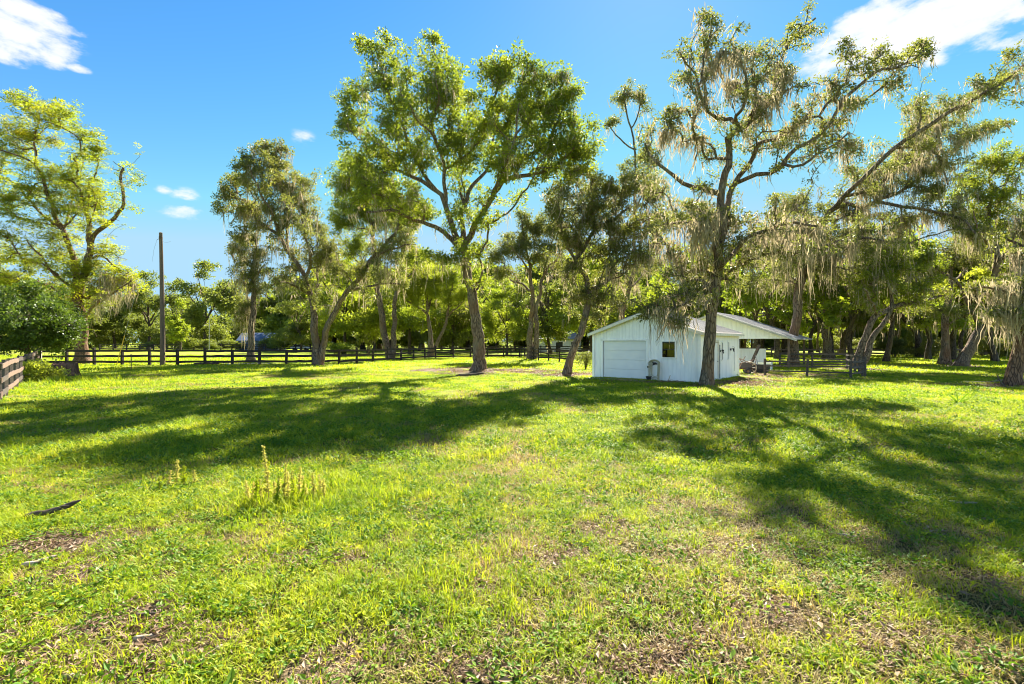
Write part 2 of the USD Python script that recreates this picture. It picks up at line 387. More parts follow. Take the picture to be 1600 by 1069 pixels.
def moss_clump(seed, n=11, L=1.0, spread=.16, width=.05):
    """Hanging moss: ragged tapering ribbons and threads that sway a little and end in points."""
    rng = np.random.default_rng(seed); out = []; lean = rng.normal(0, .12, 2)
    for k in range(n):
        x, y = rng.normal(0, spread, 2); l = L * rng.uniform(.22, 1.0) ** 1.25 * (1 if k else 1.1); m = 7
        zz = np.linspace(0, 1, m); w = width * rng.uniform(.5, 1.3) * np.array([.35, .9, 1.0, .85, .62, .38, .08]) * rng.uniform(.7, 1.3, m)
        sway = (np.cumsum(rng.normal(0, .05, (m, 2)), 0) + lean * np.linspace(0, 1, m)[:, None] ** 1.6) * L * np.linspace(.2, 1, m)[:, None]
        yaw = rng.uniform(0, np.pi) + np.cumsum(rng.normal(0, .35, m))
        c = np.stack([x * (1 - .25 * zz) + sway[:, 0], y * (1 - .25 * zz) + sway[:, 1], -zz * l + .05], 1)
        s = np.stack([np.cos(yaw), np.sin(yaw), rng.normal(0, .25, m)], 1) * w[:, None] / 2
        v = np.stack([c - s, c + s], 1).reshape(-1, 3)
        i = np.arange(m - 1)[:, None] * 2
        out.append((v, np.vstack([i + [0, 1, 3], i + [0, 3, 2]])))
    return merge(out)

MOSS_P = [(moss_clump(310 + i, n=n, L=1.0, spread=sp, width=w), MOSS) for i, (n, sp, w) in enumerate([(11, .15, .038), (7, .09, .042), (13, .24, .034), (6, .05, .05), (9, .32, .036), (12, .12, .042), (5, .2, .046)])]
SPRAYS = {'oak': [spray_oak(i) for i in range(5)] + [spray_oak(9, 18, .45, .15)],
          'feather': [spray_feather(20 + i) for i in range(4)],
          'layer': [(m[0] * [1.7, 1.7, .55], m[1]) for m in (spray_oak(80 + i, 34, .30, .13) for i in range(5))],
          'broad': [spray_oak(40 + i, 26, .42, .22) for i in range(4)],
          'young': [spray_oak(60 + i, 40, .42, .15) for i in range(4)]}

class Tree:
    def __init__(self, seed, base):
        self.rng = np.random.default_rng(seed); self.base = np.asarray(base, float)
        self.pos = np.zeros((0, 3)); self.par = np.zeros(0, int); self.lim = np.zeros(0, int); self.rmin = np.zeros(0); self.plen = np.zeros(0)
        self.nlimb = 0; self.tips = []

    def _add(self, pts, parent, limb, radii):
        n0 = len(self.pos); pts = np.asarray(pts); n = len(pts)
        par = np.concatenate([[parent], np.arange(n0, n0 + n - 1)]).astype(int)
        prev = np.vstack([self.pos[parent][None] if parent >= 0 else pts[:1], pts[:-1]])
        step = np.linalg.norm(pts - prev, axis=1)
        self.plen = np.concatenate([self.plen, (self.plen[parent] if parent >= 0 else 0) + np.cumsum(step)])
        self.pos = np.vstack([self.pos, pts]); self.par = np.concatenate([self.par, par])
        self.lim = np.concatenate([self.lim, np.full(n, limb)]); self.rmin = np.concatenate([self.rmin, np.broadcast_to(radii, (n,))])
        return np.arange(n0, n0 + n)

    def limb(self, pts, r0, r1, wob=.11, step=.45):
        """A limb along the given points; it starts on the nearest limb there is."""
        p = catmull(pts, step)
        n = len(p); k = np.linspace(0, 1, n)
        w = self.rng.normal(0, 1, (n, 3)); w = (w + np.roll(w, 1, 0) + np.roll(w, -1, 0)) / 3 * wob * np.clip(k * 6, .0, 1)[:, None]
        if self.nlimb == 0:
            w[:2] = 0
        p = p + w
        r = r0 + (r1 - r0) * k ** .9
        if self.nlimb == 0:
            self._add(p, -1, 0, r)
        else:
            j = int(np.argmin(((self.pos - p[0]) ** 2).sum(1)))
            near = np.linalg.norm(self.pos[j] - p[0])
            q = p[1:] if near < .8 else p
            self._add(q, j, self.nlimb, r[-len(q):])
        self.nlimb += 1

    def grow(self, pts, bf=.28, step=.5, gnarl=.16, skip=.0):
        """Twigs out to every point: each takes the cheapest way from what has grown so far (length plus a share of the path to the root)."""
        A = np.asarray(pts, float); N = len(A)
        if N == 0:
            return
        zmin = self.pos[:, 2].min(); H = self.pos[:, 2].max() - zmin
        ok = np.nonzero((self.pos[:, 2] > zmin + skip * H))[0]
        cost = np.full(N, 1e9); src = np.zeros(N, int)
        def relax(ids):
            P = self.pos[ids]
            d = np.linalg.norm(A[:, None] - P[None], axis=2)
            d = d + np.maximum(0, (P[None, :, 2] - A[:, None, 2])) * .35
            c = d + bf * self.plen[ids][None]
            k = c.argmin(1); cc = c[np.arange(N), k]; m = cc < cost
            cost[m] = cc[m]; src[m] = ids[k[m]]
        for s in range(0, len(ok), 400):
            relax(ok[s:s + 400])
        left = np.ones(N, bool)
        for _ in range(N):
            i = int(np.where(left, cost, 1e12).argmin()); left[i] = False
            a, b = self.pos[src[i]], A[i]; L = np.linalg.norm(b - a); n = max(2, int(L / step) + 1)
            k = np.linspace(0, 1, n + 1)[1:, None]
            p = a + (b - a) * k
            side = self.rng.normal(0, 1, 3) * gnarl * L; side[2] = abs(side[2]) * .6
            p = p + side * np.sin(np.pi * k) * .6 + self.rng.normal(0, gnarl * .28, (n, 3)) * (k < 1)
            ids = self._add(p, src[i], -1, 0.0)
            self.tips.append(ids[-1]); relax(ids)

    def radii(self, rt=.018, e=.5):
        n = len(self.pos); cnt = np.zeros(n)
        child = np.zeros(n, bool); child[self.par[self.par >= 0]] = True
        cnt[~child] = 1
        for i in range(n - 1, -1, -1):
            if self.par[i] >= 0:
                cnt[self.par[i]] += cnt[i]
        r = rt * cnt ** e
        own = self.lim >= 0
        r[own] = self.rmin[own]
        for i in range(n):                 # never thicker than what carries it
            if self.par[i] >= 0:
                r[i] = min(r[i], r[self.par[i]] * (.98 if self.lim[i] == self.lim[self.par[i]] else .82))
        return np.maximum(r, .008), cnt

    def chains(self, r):
        n = len(self.pos); kids = [[] for _ in range(n)]
        for i in range(n):
            if self.par[i] >= 0:
                kids[self.par[i]].append(i)
        out = []; stack = [(0, -1)]
        while stack:
            i, up = stack.pop(); c = [up] if up >= 0 else []
            while True:
                c.append(i)
                ks = kids[i]
                same = [k for k in ks if self.lim[k] == self.lim[i]]
                if not ks or (self.lim[i] >= 0 and not same):
                    stack += [(k, i) for k in ks]; break
                j = max(same or ks, key=lambda k: r[k])
                stack += [(k, i) for k in ks if k != j]
                i = j
            if len(c) > 1:
                out.append(c)
        return out

    def meshes(self, flare=.9, sides=18, twig_sides=4, rt=.018, e=.5):
        r, _ = self.radii(rt, e); self.r = r
        limbs, twigs = {}, []
        for c in self.chains(r):
            lim = self.lim[c[-1]]; p = self.pos[c]; rr = r[c].copy()
            if self.lim[c[0]] != lim:
                rr[0] = min(rr[0], rr[1] * 1.15)
            if lim < 0:
                twigs.append(tube(p, rr, twig_sides if rr.max() < .05 else 6)); continue
            s = sides if lim == 0 else max(7, sides - 3)
            ang = np.arange(s) * 2 * np.pi / s
            rg = self.rng.normal(0, 1, (len(p), s)); rg[1:] = .55 * rg[:-1] + .8 * rg[1:]
            rough = 1 + .05 * rg
            rr = rr * (1 + .05 * np.sin(np.linspace(0, 9, len(rr)) + self.rng.uniform(0, 6)) * (lim == 0))
            if lim == 0:
                h = p[:, 2] - p[0, 2]
                ph = self.rng.uniform(0, 6.28); lob = .55 + .45 * np.cos(4 * ang + ph) * np.cos(1.0 * ang + ph * 2)
                rough += flare * np.exp(-h / .38)[:, None] * lob[None]
                p = p.copy(); p[0, 2] -= .15
            limbs[lim] = tube(p, rr, s, rough)
        return limbs, (merge(twigs) if twigs else None)

def blob_points(rng, blobs, per, clump=.0):
    """Random points inside ellipsoids (centre, radii): where twigs end."""
    out = []
    for c, r, n in blobs:
        n = max(3, int(n * per)); u = rand_dirs(rng, n) * (rng.uniform(0, 1, n) ** .42)[:, None]
        out.append(np.asarray(c) + u * np.asarray(r))
    return np.vstack(out)

def tree(name, label, category, D, seed, base, limbs, blobs, leaf=OAK, spray='oak', bark=BARK, per=1.0, sprays=6, sscale=1.0, moss=0, curtains=(),
         moss_len=(.6, 1.6), depth=.8, group=None, flare=.9, bf=.28, sreach=.42, gnarl=.16, skip=.25, moss_top=0.0, grow_=1.0, along=0, areach=(.4, 1.5), bare=(), amax=.12):
    """One tree. limbs: ([(px, py, metres beyond D)], radius at foot, radius at end); blobs: (px, py, rx, ry[, metres beyond D]) give its crown its outline at its own distance."""
    rng = np.random.default_rng(seed); b0 = G(base, D)
    t = Tree(seed + 1, b0)
    for pts, r0, r1 in limbs:
        P = np.array([W(p[0], p[1], D + (p[2] if len(p) > 2 else 0)) for p in pts]); r0 *= .84
        if t.nlimb == 0:
            P[0] = b0
        t.limb(P, r0, r1)
    bl = []
    for q in blobs:
        dz = q[4] if len(q) > 4 else rng.normal(0, .25) * (q[2] + q[3]) / FPX * D
        c = W(q[0], q[1], D + dz); k = (D + dz) / FPX; rx, rz = q[2] * k * 1.22 * grow_, q[3] * k * 1.22 * grow_
        bl.append((c, (rx, depth * (rx + rz) / 2 + .4, rz), max(4, 7.0 * (rx * rz + .4))))
    A = blob_points(rng, bl, per)
    if along:                       # short leafy twigs all along the limbs
        i = np.nonzero((t.lim > 0) & ~np.isin(t.lim, bare) & (t.rmin < amax))[0]; i = np.concatenate([i, np.nonzero((t.lim == 0) & (t.plen > .62 * t.plen[t.lim == 0].max()))[0]])
        i = rng.choice(i, along); A = np.vstack([A, t.pos[i] + rand_dirs(rng, along, .35) * rng.uniform(*areach, along)[:, None]])
    t.grow(A, bf=bf, gnarl=gnarl, skip=skip)
    return finish_tree(t, name, label, category, b0, rng, leaf, spray, bark, sprays, sscale, sreach, moss, curtains, moss_len, D, group, flare, moss_top)

def finish_tree(t, name, label, category, b0, rng, leaf, spray, bark, sprays, sscale, sreach, moss, curtains, moss_len, D, group, flare, moss_top):
    o = thing(name, label, category, b0, group=group)
    lm, tw = t.meshes(flare)
    for k in sorted(lm):
        v, f = lm[k]
        part(o, 'trunk' if k == 0 else 'limb', (v - b0, f), bark, smooth=True)
    if tw:
        part(o, 'twigs', (tw[0] - b0, tw[1]), bark, smooth=True, kind='stuff')
    tips = t.pos[t.tips]
    if len(tips):
        par = t.pos[t.par[t.tips]]
        n = len(tips) * sprays
        k = np.repeat(np.arange(len(tips)), sprays)
        f = rng.uniform(-.1, 1.15, n)[:, None]
        P = par[k] + (tips[k] - par[k]) * f + rand_dirs(rng, n) * (rng.uniform(0, 1, n) ** .5 * sreach)[:, None] * [1, 1, .6]
        tw_ = np.nonzero((t.lim < 0) & (t.r < .045))[0]; m_ = rng.uniform(0, 1, n) < .28      # some of it along the twigs
        j = rng.choice(tw_, n); P[m_] = (t.pos[j] + rand_dirs(rng, n) * (rng.uniform(.1, 1.3, n) * sreach)[:, None])[m_]
        pr = SPRAYS[spray]
        sc = sscale * rng.uniform(.65, 1.25, n)
        instancer(str(o.GetPath()) + '/crown', [(m, leaf) for m in pr], P - b0, rng.integers(0, len(pr), n), quats(rng, n, .5), np.stack([sc] * 3, 1))
    if moss or len(curtains):
        ok = np.nonzero((t.lim != 0) & (t.r < .22))[0]
        if moss_top:
            ok = ok[t.pos[ok, 2] > moss_top]
        i = rng.choice(ok, moss); P = t.pos[i] + rng.normal(0, .06, (moss, 3))
        S = rng.uniform(moss_len[0], moss_len[1], moss) * rng.choice([.6, 1, 1.25], moss)
        for px, py, n, spread, L in curtains:             # long curtains: on the branch nearest to there
            c = W(px, py, D); dd = (t.pos[ok] - c) / np.array([spread * D / FPX, 1e3, spread * .75 * D / FPX + .3])
            j = ok[(dd ** 2).sum(1) < 1]
            if len(j) < 4: j = ok[np.argsort((dd ** 2).sum(1))[:8]]
            q = rng.choice(j, n); P = np.vstack([P, t.pos[q] + rng.normal(0, .12, (n, 3))]); S = np.concatenate([S, L * rng.uniform(.25, 1.0, n) ** 1.1])
        n = len(P); wd = rng.uniform(.8, 1.35, n)
        instancer(str(o.GetPath()) + '/hanging_moss', MOSS_P, P - b0, rng.integers(0, len(MOSS_P), n), quats(rng, n, .10), np.stack([wd, wd, S], 1))
    return o
# ------------------------------------------------------------------ the ground
DIRT = [  # bare, leaf-strewn earth: centre x, y, radii, strength
    (-2.0, 32.4, 3.6, 2.0, 1.0), (-1.0, 34.5, 5.2, 3.0, 1.0), (1.6, 33.2, 3.6, 2.0, 1.0), (-5.0, 35.5, 2.6, 1.6, .9), (3.2, 30.0, 2.2, 1.6, 1.0), (-3.6, 37.5, 3.6, 1.7, .75), (0.6, 38.5, 2.2, 1.4, .5),
    (9.6, 21.8, 1.5, .8, .9), (11.6, 23.4, 1.6, 2.0, .95), (13.2, 26.0, 1.3, 2.2, .9), (6.8, 24.6, 2.6, .7, .7), (17.0, 30.0, 3.4, 3.2, .75), (24.5, 36.5, 2.2, .8, .7),
    (23.0, 23.5, 2.2, .8, .75), (36.5, 42.0, 2.6, 1.0, .6), (-16.5, 43.2, 1.1, .7, .7), (-3.0, 3.6, .45, .35, .75), (-2.6, 3.1, .5, .3, .6), (-3.9, 4.3, .4, .35, .55), (-4.4, 5.2, .45, .3, .55), (-2.1, 3.35, .3, .2, .5),
    (1.4, 3.4, .35, .2, .35), (2.4, 3.3, .4, .25, .35), (2.9, 5.3, .5, .25, .45), (3.3, 4.7, .45, .25, .4), (0.55, 5.9, .5, .2, .3), (-.7, 3.2, .4, .2, .35), (-2.3, 5.5, .8, .25, .3), (3.8, 4.0, .5, .3, .4),
    (-3.3, 3.5, .6, .35, .6), (-2.7, 3.0, .6, .25, .7), (-4.6, 4.9, .6, .4, .7), (-1.2, 3.05, .3, .2, .6), (-.2, 3.05, .35, .16, .6), (.9, 3.1, .4, .18, .6), (1.9, 3.6, .3, .2, .5), (0.4, 4.6, .45, .2, .55), (-.3, 3.9, .4, .2, .6), (2.2, 4.6, .6, .22, .6), (3.0, 3.2, .35, .2, .55), (1.2, 5.2, .5, .2, .5), (-1.9, 4.6, .5, .25, .6),
    (9.2, 22.4, 1.2, .9, .9), (23.3, 22.7, 1.6, 1.0, .9), (25.5, 36, 1.6, 1.1, .9), (38, 41.2, 2.6, 1.2, .8), (-17.1, 43, 1.6, 1.0, .8), (2.3, 58, 1.5, 1.5, .7), (-12, 61, 1.6, 1.6, .7), (12.3, 23.2, 1.2, 1.2, .8)]
def dirt(x, y):
    p = np.stack([x, y, 0 * x], -1)
    n = meshkit.fbm(p * .9, 3, 5); d = np.zeros_like(x)
    for cx, cy, rx, ry, s in DIRT:
        q = ((x - cx) / rx) ** 2 + ((y - cy) / ry) ** 2
        d = np.maximum(d, s * np.clip(1.35 - q, 0, 1) * np.clip((n - .20) * 3.6, 0, 1))
    return d
def dryness(x, y):
    """0 fresh .. 1 straw; drier in patches near the camera and to the right."""
    p = np.stack([x, y, 0 * x], -1)
    n = meshkit.fbm(p * .55, 4, 9); m = meshkit.fbm(p * 2.8, 3, 12)
    near = np.clip((9.0 - y) / 6, 0, 1) * .20 + np.clip((x + .5) / 4, 0, 1) * np.clip((8.5 - y) / 5, 0, 1) * .2
    return np.clip((n - .52) * 3.0 + (m - .5) * 2.2 + near + .25, 0, 1)
def ground_z(x, y):
    p = np.stack([x, y, 0 * x], -1)
    k = np.clip(1.2 - np.hypot(x, y - 20) / 90, 0, 1)
    z = ((meshkit.fbm(p * .13, 3, 2) - .5) * .22 + (meshkit.fbm(p * .8, 3, 3) - .5) * .07) * k
    for cx, cy, s, h in ((-2.4, 33.0, 1.3, .16), (-1.6, 32.4, .7, .10), (3.5, 30.0, .7, .1)):
        z = z + h * np.exp(-((x - cx) ** 2 + (y - cy) ** 2) / s ** 2)
    return z
xs = np.concatenate([-np.geomspace(42, 900, 22)[::-1], np.arange(-40, 40.1, .5), np.geomspace(42, 900, 22)])
ys = np.concatenate([-np.geomspace(2, 400, 14)[::-1], np.arange(0, 12, .16), np.arange(12, 60, .5), np.geomspace(60, 1500, 34)])
xs = np.unique(np.concatenate([xs, np.arange(-9, 9, .16)]))
X, Y = np.meshgrid(xs, ys)
Z = ground_z(X, Y)
nx, ny = len(xs), len(ys)
i = (np.arange(ny - 1)[:, None] * nx + np.arange(nx - 1)[None]).ravel()
gf = np.vstack([np.stack([i, i + 1, i + nx + 1], 1), np.stack([i, i + nx + 1, i + nx], 1)])
gm = mat('lawn_soil', {
    'geo': ('geometry', {}), 'at': ('attribute', dict(attribute='bare')), 'ad': ('attribute', dict(attribute='dry')),
    'n1': ('noise_texture', dict(scale=.35, detail=6.0, roughness=.65)), 'n2': ('noise_texture', dict(scale=9.0, detail=6.0, roughness=.7)), 'n3': ('noise_texture', dict(scale=42.0, detail=4.0, roughness=.7)),
    'g': ('rgb_ramp', dict(ramp=[(.28, (.13, .19, .012)), (.5, (.25, .32, .018)), (.75, (.37, .41, .03))])),
    'g2': ('rgb_ramp', dict(ramp=[(.3, (.10, .085, .03)), (.7, (.21, .18, .06))])),
    'e': ('rgb_ramp', dict(ramp=[(.25, (.08, .055, .036)), (.5, (.20, .145, .098)), (.75, (.36, .28, .20))])),
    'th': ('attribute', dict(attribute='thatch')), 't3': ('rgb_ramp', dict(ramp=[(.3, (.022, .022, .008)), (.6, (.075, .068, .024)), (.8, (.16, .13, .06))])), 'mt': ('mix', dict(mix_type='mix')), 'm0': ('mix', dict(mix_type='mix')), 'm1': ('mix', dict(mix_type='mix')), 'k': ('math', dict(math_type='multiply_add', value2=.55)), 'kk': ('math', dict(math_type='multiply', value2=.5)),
    'cl': ('map_range', dict(from_min=.42, from_max=.58, to_min=0, to_max=1, clamp=True)), 'nn': ('math', dict(math_type='multiply_add', value2=.4)),
    'b': ('bump', dict(strength=1.0, distance=.06)), 'p': ('principled_bsdf', dict(roughness=.95, specular_ior_level=.1))},
    [('geo.position', 'n1.vector'), ('geo.position', 'n2.vector'), ('geo.position', 'n3.vector'), ('n1.fac', 'kk.value1'), ('n2.fac', 'k.value1'), ('kk.value', 'k.value3'), ('k.value', 'g.fac'),
     ('n3.fac', 'g2.fac'), ('n3.fac', 'e.fac'), ('ad.fac', 'm0.fac'), ('g.color', 'm0.color1'), ('g2.color', 'm0.color2'), ('n3.fac', 'nn.value1'), ('at.fac', 'nn.value3'), ('nn.value', 'cl.value'), ('cl.result', 'm1.fac'),
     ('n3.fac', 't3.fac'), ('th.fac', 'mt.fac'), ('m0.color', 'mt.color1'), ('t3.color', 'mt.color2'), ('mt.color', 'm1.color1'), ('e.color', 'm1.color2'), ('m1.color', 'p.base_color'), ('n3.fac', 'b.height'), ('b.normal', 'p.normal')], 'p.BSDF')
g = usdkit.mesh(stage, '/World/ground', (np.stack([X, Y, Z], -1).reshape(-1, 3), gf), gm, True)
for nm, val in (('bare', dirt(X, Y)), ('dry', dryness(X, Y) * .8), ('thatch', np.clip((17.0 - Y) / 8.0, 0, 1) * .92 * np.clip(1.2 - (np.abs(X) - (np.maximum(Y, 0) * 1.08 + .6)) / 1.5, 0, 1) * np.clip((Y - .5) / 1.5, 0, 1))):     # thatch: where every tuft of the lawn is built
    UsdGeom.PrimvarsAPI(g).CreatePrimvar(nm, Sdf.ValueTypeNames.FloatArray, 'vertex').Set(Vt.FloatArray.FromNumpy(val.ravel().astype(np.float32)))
info(g.GetPrim(), 'wide green lawn and paddock with a few bare leaf strewn patches', kind='structure')

# ------------------------------------------------------------------ grass
def grass_mat(name, cols, trans=.45, tcol=(1.35, 1.3, .5)):
    k = len(cols)
    return mat(name, {
        'oi': ('object_info', {}), 'geo': ('geometry', {}), 'n': ('noise_texture', dict(scale=.8, detail=4.0, roughness=.6)), 'n2': ('noise_texture', dict(scale=5.0, detail=2.0)),
        'a': ('math', dict(math_type='multiply_add', value2=.5)), 'bb': ('math', dict(math_type='multiply_add', value2=.9, value3=-.3)), 'cc': ('math', dict(math_type='multiply_add', value2=.3)),
        'isl': ('math', dict(math_type='multiply_add', value2=.25)),
        'r': ('rgb_ramp', dict(ramp=[(i / (k - 1), c) for i, c in enumerate(cols)])), 'tm': ('mix', dict(mix_type='multiply', fac=1.0, color2=tcol)),
        'd': ('principled_bsdf', dict(roughness=.55, specular_ior_level=.2)), 't': ('translucent_bsdf', {}), 'm': ('mix_closure', dict(fac=trans))},
        [('geo.position', 'n.vector'), ('geo.position', 'n2.vector'), ('n.fac', 'bb.value1'), ('oi.random', 'a.value1'), ('bb.value', 'a.value3'), ('n2.fac', 'cc.value1'), ('a.value', 'cc.value3'),
         ('geo.random_per_island', 'isl.value1'), ('cc.value', 'isl.value3'), ('isl.value', 'r.fac'), ('r.color', 'd.base_color'), ('r.color', 'tm.color1'), ('tm.color', 't.color'), ('d.BSDF', 'm.closure1'), ('t.BSDF', 'm.closure2')], 'm.closure')
GRASS = grass_mat('grass_blades', [(.06, .14, .012), (.15, .255, .014), (.28, .365, .018), (.40, .44, .03), (.47, .43, .07)])
DRY = grass_mat('dry_blades', [(.16, .12, .04), (.30, .23, .08), (.46, .37, .17), (.36, .22, .11)], .35, (1.2, 1.1, .7))
WEED = grass_mat('weed_leaves', [(.05, .12, .012), (.085, .18, .016), (.15, .25, .02), (.22, .30, .03)], .35)
def tuft(seed, n, R, h, w, lean=.6, seg=3):
    """A tuft of bent tapering blades."""
    rng = np.random.default_rng(seed); out = []
    for k in range(n):
        a = rng.uniform(0, 6.283); r = R * math.sqrt(rng.uniform()); L = h * rng.uniform(.55, 1.25); yaw = rng.uniform(0, 6.283); ln = lean * rng.uniform(.3, 1.5)
        d = np.array([math.cos(yaw), math.sin(yaw), 0]); s = np.array([-d[1], d[0], 0]); b = np.array([r * math.cos(a), r * math.sin(a), -.012])
        f = np.linspace(0, 1, seg); c = b + d * (L * np.sin(ln * f) * f)[:, None] + np.array([0, 0, 1.]) * (L * f * np.cos(ln * f * .9))[:, None]
        ww = w * rng.uniform(.7, 1.3) * (1 - f ** 2)[:-1, None]
        v = np.vstack([np.stack([c[:-1] - s * ww / 2, c[:-1] + s * ww / 2], 1).reshape(-1, 3), c[-1:]])
        i = np.arange(seg - 2)[:, None] * 2
        out.append((v, np.vstack([i + [0, 1, 3], i + [0, 3, 2], [[2 * seg - 4, 2 * seg - 3, 2 * seg - 2]]])))
    return merge(out)
def weed(seed, n, R, size):
    rng = np.random.default_rng(seed); a = rng.uniform(0, 6.283, n); r = R * np.sqrt(rng.uniform(.02, 1, n))
    P = np.stack([r * np.cos(a), r * np.sin(a), rng.uniform(.005, .05, n)], 1); A = np.stack([np.cos(a), np.sin(a), rng.uniform(-.1, .6, n)], 1) + rng.normal(0, .5, (n, 3)) * [1, 1, .3]
    return leaf_faces(P, rand_dirs(rng, n, 1.6), A, size * rng.uniform(.6, 1.4, n), .5, .1)
GP = [(tuft(1, 30, .11, .085, .0068, 1.0, 4), GRASS), (tuft(2, 28, .12, .07, .0075, 1.25, 4), GRASS), (tuft(3, 24, .10, .115, .0062, .9, 4), GRASS), (tuft(4, 26, .13, .075, .0055, 1.4, 4), DRY), (tuft(5, 22, .13, .07, .0045, 1.6, 4), DRY), (weed(6, 34, .11, .036), WEED), (weed(7, 26, .10, .028), GRASS),
      (tuft(8, 60, .42, .10, .019, .7), GRASS), (tuft(9, 56, .42, .085, .020, .9), GRASS), (tuft(10, 44, .42, .08, .018, 1.0), DRY), (weed(11, 60, .42, .07), WEED),
      (tuft(12, 60, .85, .13, .045, .7), GRASS), (tuft(13, 54, .85, .11, .045, .9), GRASS)]
gr = np.random.default_rng(5)
PP, II, SS = [], [], []
def scatter(n, y0, y1, kinds, s0, s1, dens_dirt, margin=1.08, pw=.5, xlim=None):
    u = gr.uniform(0, 1, n); y = np.sqrt(y0 ** 2 + (y1 ** 2 - y0 ** 2) * u); x = gr.uniform(-1, 1, n) * (y * margin + .6)
    if xlim: x = gr.uniform(xlim[0], xlim[1], n)
    d = dirt(x, y); dr = dryness(x, y)
    keep = gr.uniform(0, 1, n) > d * dens_dirt
    keep &= ~((x > 4.6) & (x < 14.2) & (y > 24.0) & (y < 33.5) & ((x - 9.36) * -.633 + (y - 24.2) * -.774 < .1) & ((x - 9.36) * .774 + (y - 24.2) * -.633 < .05))
    x, y, dr = x[keep], y[keep], dr[keep]; n = len(x)
    green, dry = kinds
    isdry = gr.uniform(0, 1, n) < dr * .75
    k = np.where(isdry, gr.choice(dry, n), gr.choice(green, n))
    PP.append(np.stack([x, y, ground_z(x, y)], 1)); II.append(k)
    hs = .75 + .5 * meshkit.fbm(np.stack([x, y, 0 * x], 1) * .7, 3, 21)
    s = gr.uniform(s0, s1, n); SS.append(np.stack([s, s, s * hs * 1.0], 1))
scatter(14500, 2.3, 8.0, ([0, 0, 1, 1, 1, 2, 5, 6], [3, 4, 4]), .75, 1.35, .92)
scatter(12000, 8.0, 17.0, ([0, 1, 2, 2, 6, 5], [3, 4]), 1.2, 2.0, .9)
scatter(4500, 6.5, 17.0, ([7, 8, 8, 10], [9]), .6, 1.0, .95)
scatter(8000, 14.0, 34.0, ([7, 8, 8, 7, 10], [9]), .8, 1.35, .95)
scatter(4500, 32.0, 75.0, ([11, 12], [12]), .8, 1.5, .95)
def around(n, x0, x1, y0, y1, kinds):
    x = gr.uniform(x0, x1, n); y = gr.uniform(y0, y1, n); k = (np.abs(x) > y * 1.08 + .4) | (y < 2.4); x, y = x[k], y[k]
    PP.append(np.stack([x, y, ground_z(x, y)], 1)); II.append(gr.choice(kinds, len(x))); q = gr.uniform(.75, 1.35, len(x)); SS.append(np.stack([q] * 3, 1))
around(9000, -22, 22, -4, 20, [7, 8, 8, 9, 10])          # the lawn goes on to the sides and behind
for cx, cy, n, s in ((-2.9, 6.25, 160, 1.9), (-2.15, 6.4, 70, 2.0), (-2.6, 6.9, 30, 2.2), (-.5, 4.1, 60, 1.7), (.35, 3.9, 30, 1.4), (-20.5, 23.5, 60, 3.4), (-23, 26, 60, 3.8), (-19, 25, 40, 3.0), (-7.5, 8.6, 24, 2.0)):     # rank clumps
    x = cx + gr.normal(0, .45 if s < 2.5 else 1.3, n); y = cy + gr.normal(0, .3 if s < 2.5 else .8, n)
    PP.append(np.stack([x, y, ground_z(x, y)], 1)); II.append(gr.choice([0, 2, 2], n)); q = gr.uniform(.7, 1.1, n) * s; SS.append(np.stack([q * .8, q * .8, q], 1))
PP, II, SS = np.vstack(PP), np.concatenate(II), np.vstack(SS)
instancer('/World/grass', GP, PP, II, quats(gr, len(PP), .06), SS, label='short uneven lawn grass with drier tufts and low weeds', cat_='grass')

# fallen leaves and twigs on the bare patches
LITTER = grass_mat('litter_leaves', [(.10, .06, .035), (.19, .12, .07), (.29, .20, .12), (.40, .31, .20)], .15, (1.1, 1.0, .8))
def litter(seed, n, R, size):
    rng = np.random.default_rng(seed); a = rng.uniform(0, 6.283, n); r = R * np.sqrt(rng.uniform(0, 1, n)); P = np.stack([r * np.cos(a), r * np.sin(a), rng.uniform(.004, .03, n)], 1)
    m = leaf_faces(P, rand_dirs(rng, n, 2.2), rng.normal(0, 1, (n, 3)) * [1, 1, .15], size * rng.uniform(.5, 1.4, n), .42, .12)
    tw = [tube(np.array([(x_, y_, .008), (x_ + .5 * dx, y_ + .5 * dy, .02), (x_ + dx, y_ + dy, .01)]), [.003, .0025, .001], 3) for x_, y_, dx, dy in zip(rng.normal(0, R * .5, 4), rng.normal(0, R * .5, 4), rng.normal(0, R * .8, 4), rng.normal(0, R * .8, 4))]
    return merge([m] + tw)
LP = [(litter(31, 22, .16, .045), LITTER), (litter(32, 16, .2, .055), LITTER), (litter(33, 26, .5, .12), LITTER)]
LX, LY, LK, LS = [], [], [], []
for n, y0, y1, kk, s0, s1, pw_ in ((30000, 2.5, 7.0, (0, 1), .6, 1.2, 1.0), (26000, 18.0, 46.0, (2, 2), .6, 1.3, 1.6)):
    y = gr.uniform(y0, y1, n); x = gr.uniform(-1, 1, n) * (y * 1.08 + .5); keep = gr.uniform(0, 1, n) < (np.clip(dirt(x, y) - .1, 0, 1) ** pw_ + (.02 if y1 < 9 else 0)) * (.22 if y1 < 9 else .5)
    x, y = x[keep], y[keep]; LX.append(x); LY.append(y); LK.append(gr.choice(kk, len(x))); LS.append(gr.uniform(s0, s1, len(x)))
LX, LY, LK, LS = map(np.concatenate, (LX, LY, LK, LS))
instancer('/World/leaf_litter', LP, np.stack([LX, LY, ground_z(LX, LY) + .004], 1), LK, quats(gr, len(LX), .05), np.stack([LS] * 3, 1), label='fallen brown leaves and twigs on the bare patches', cat_='leaf litter')
print('litter', len(LX))
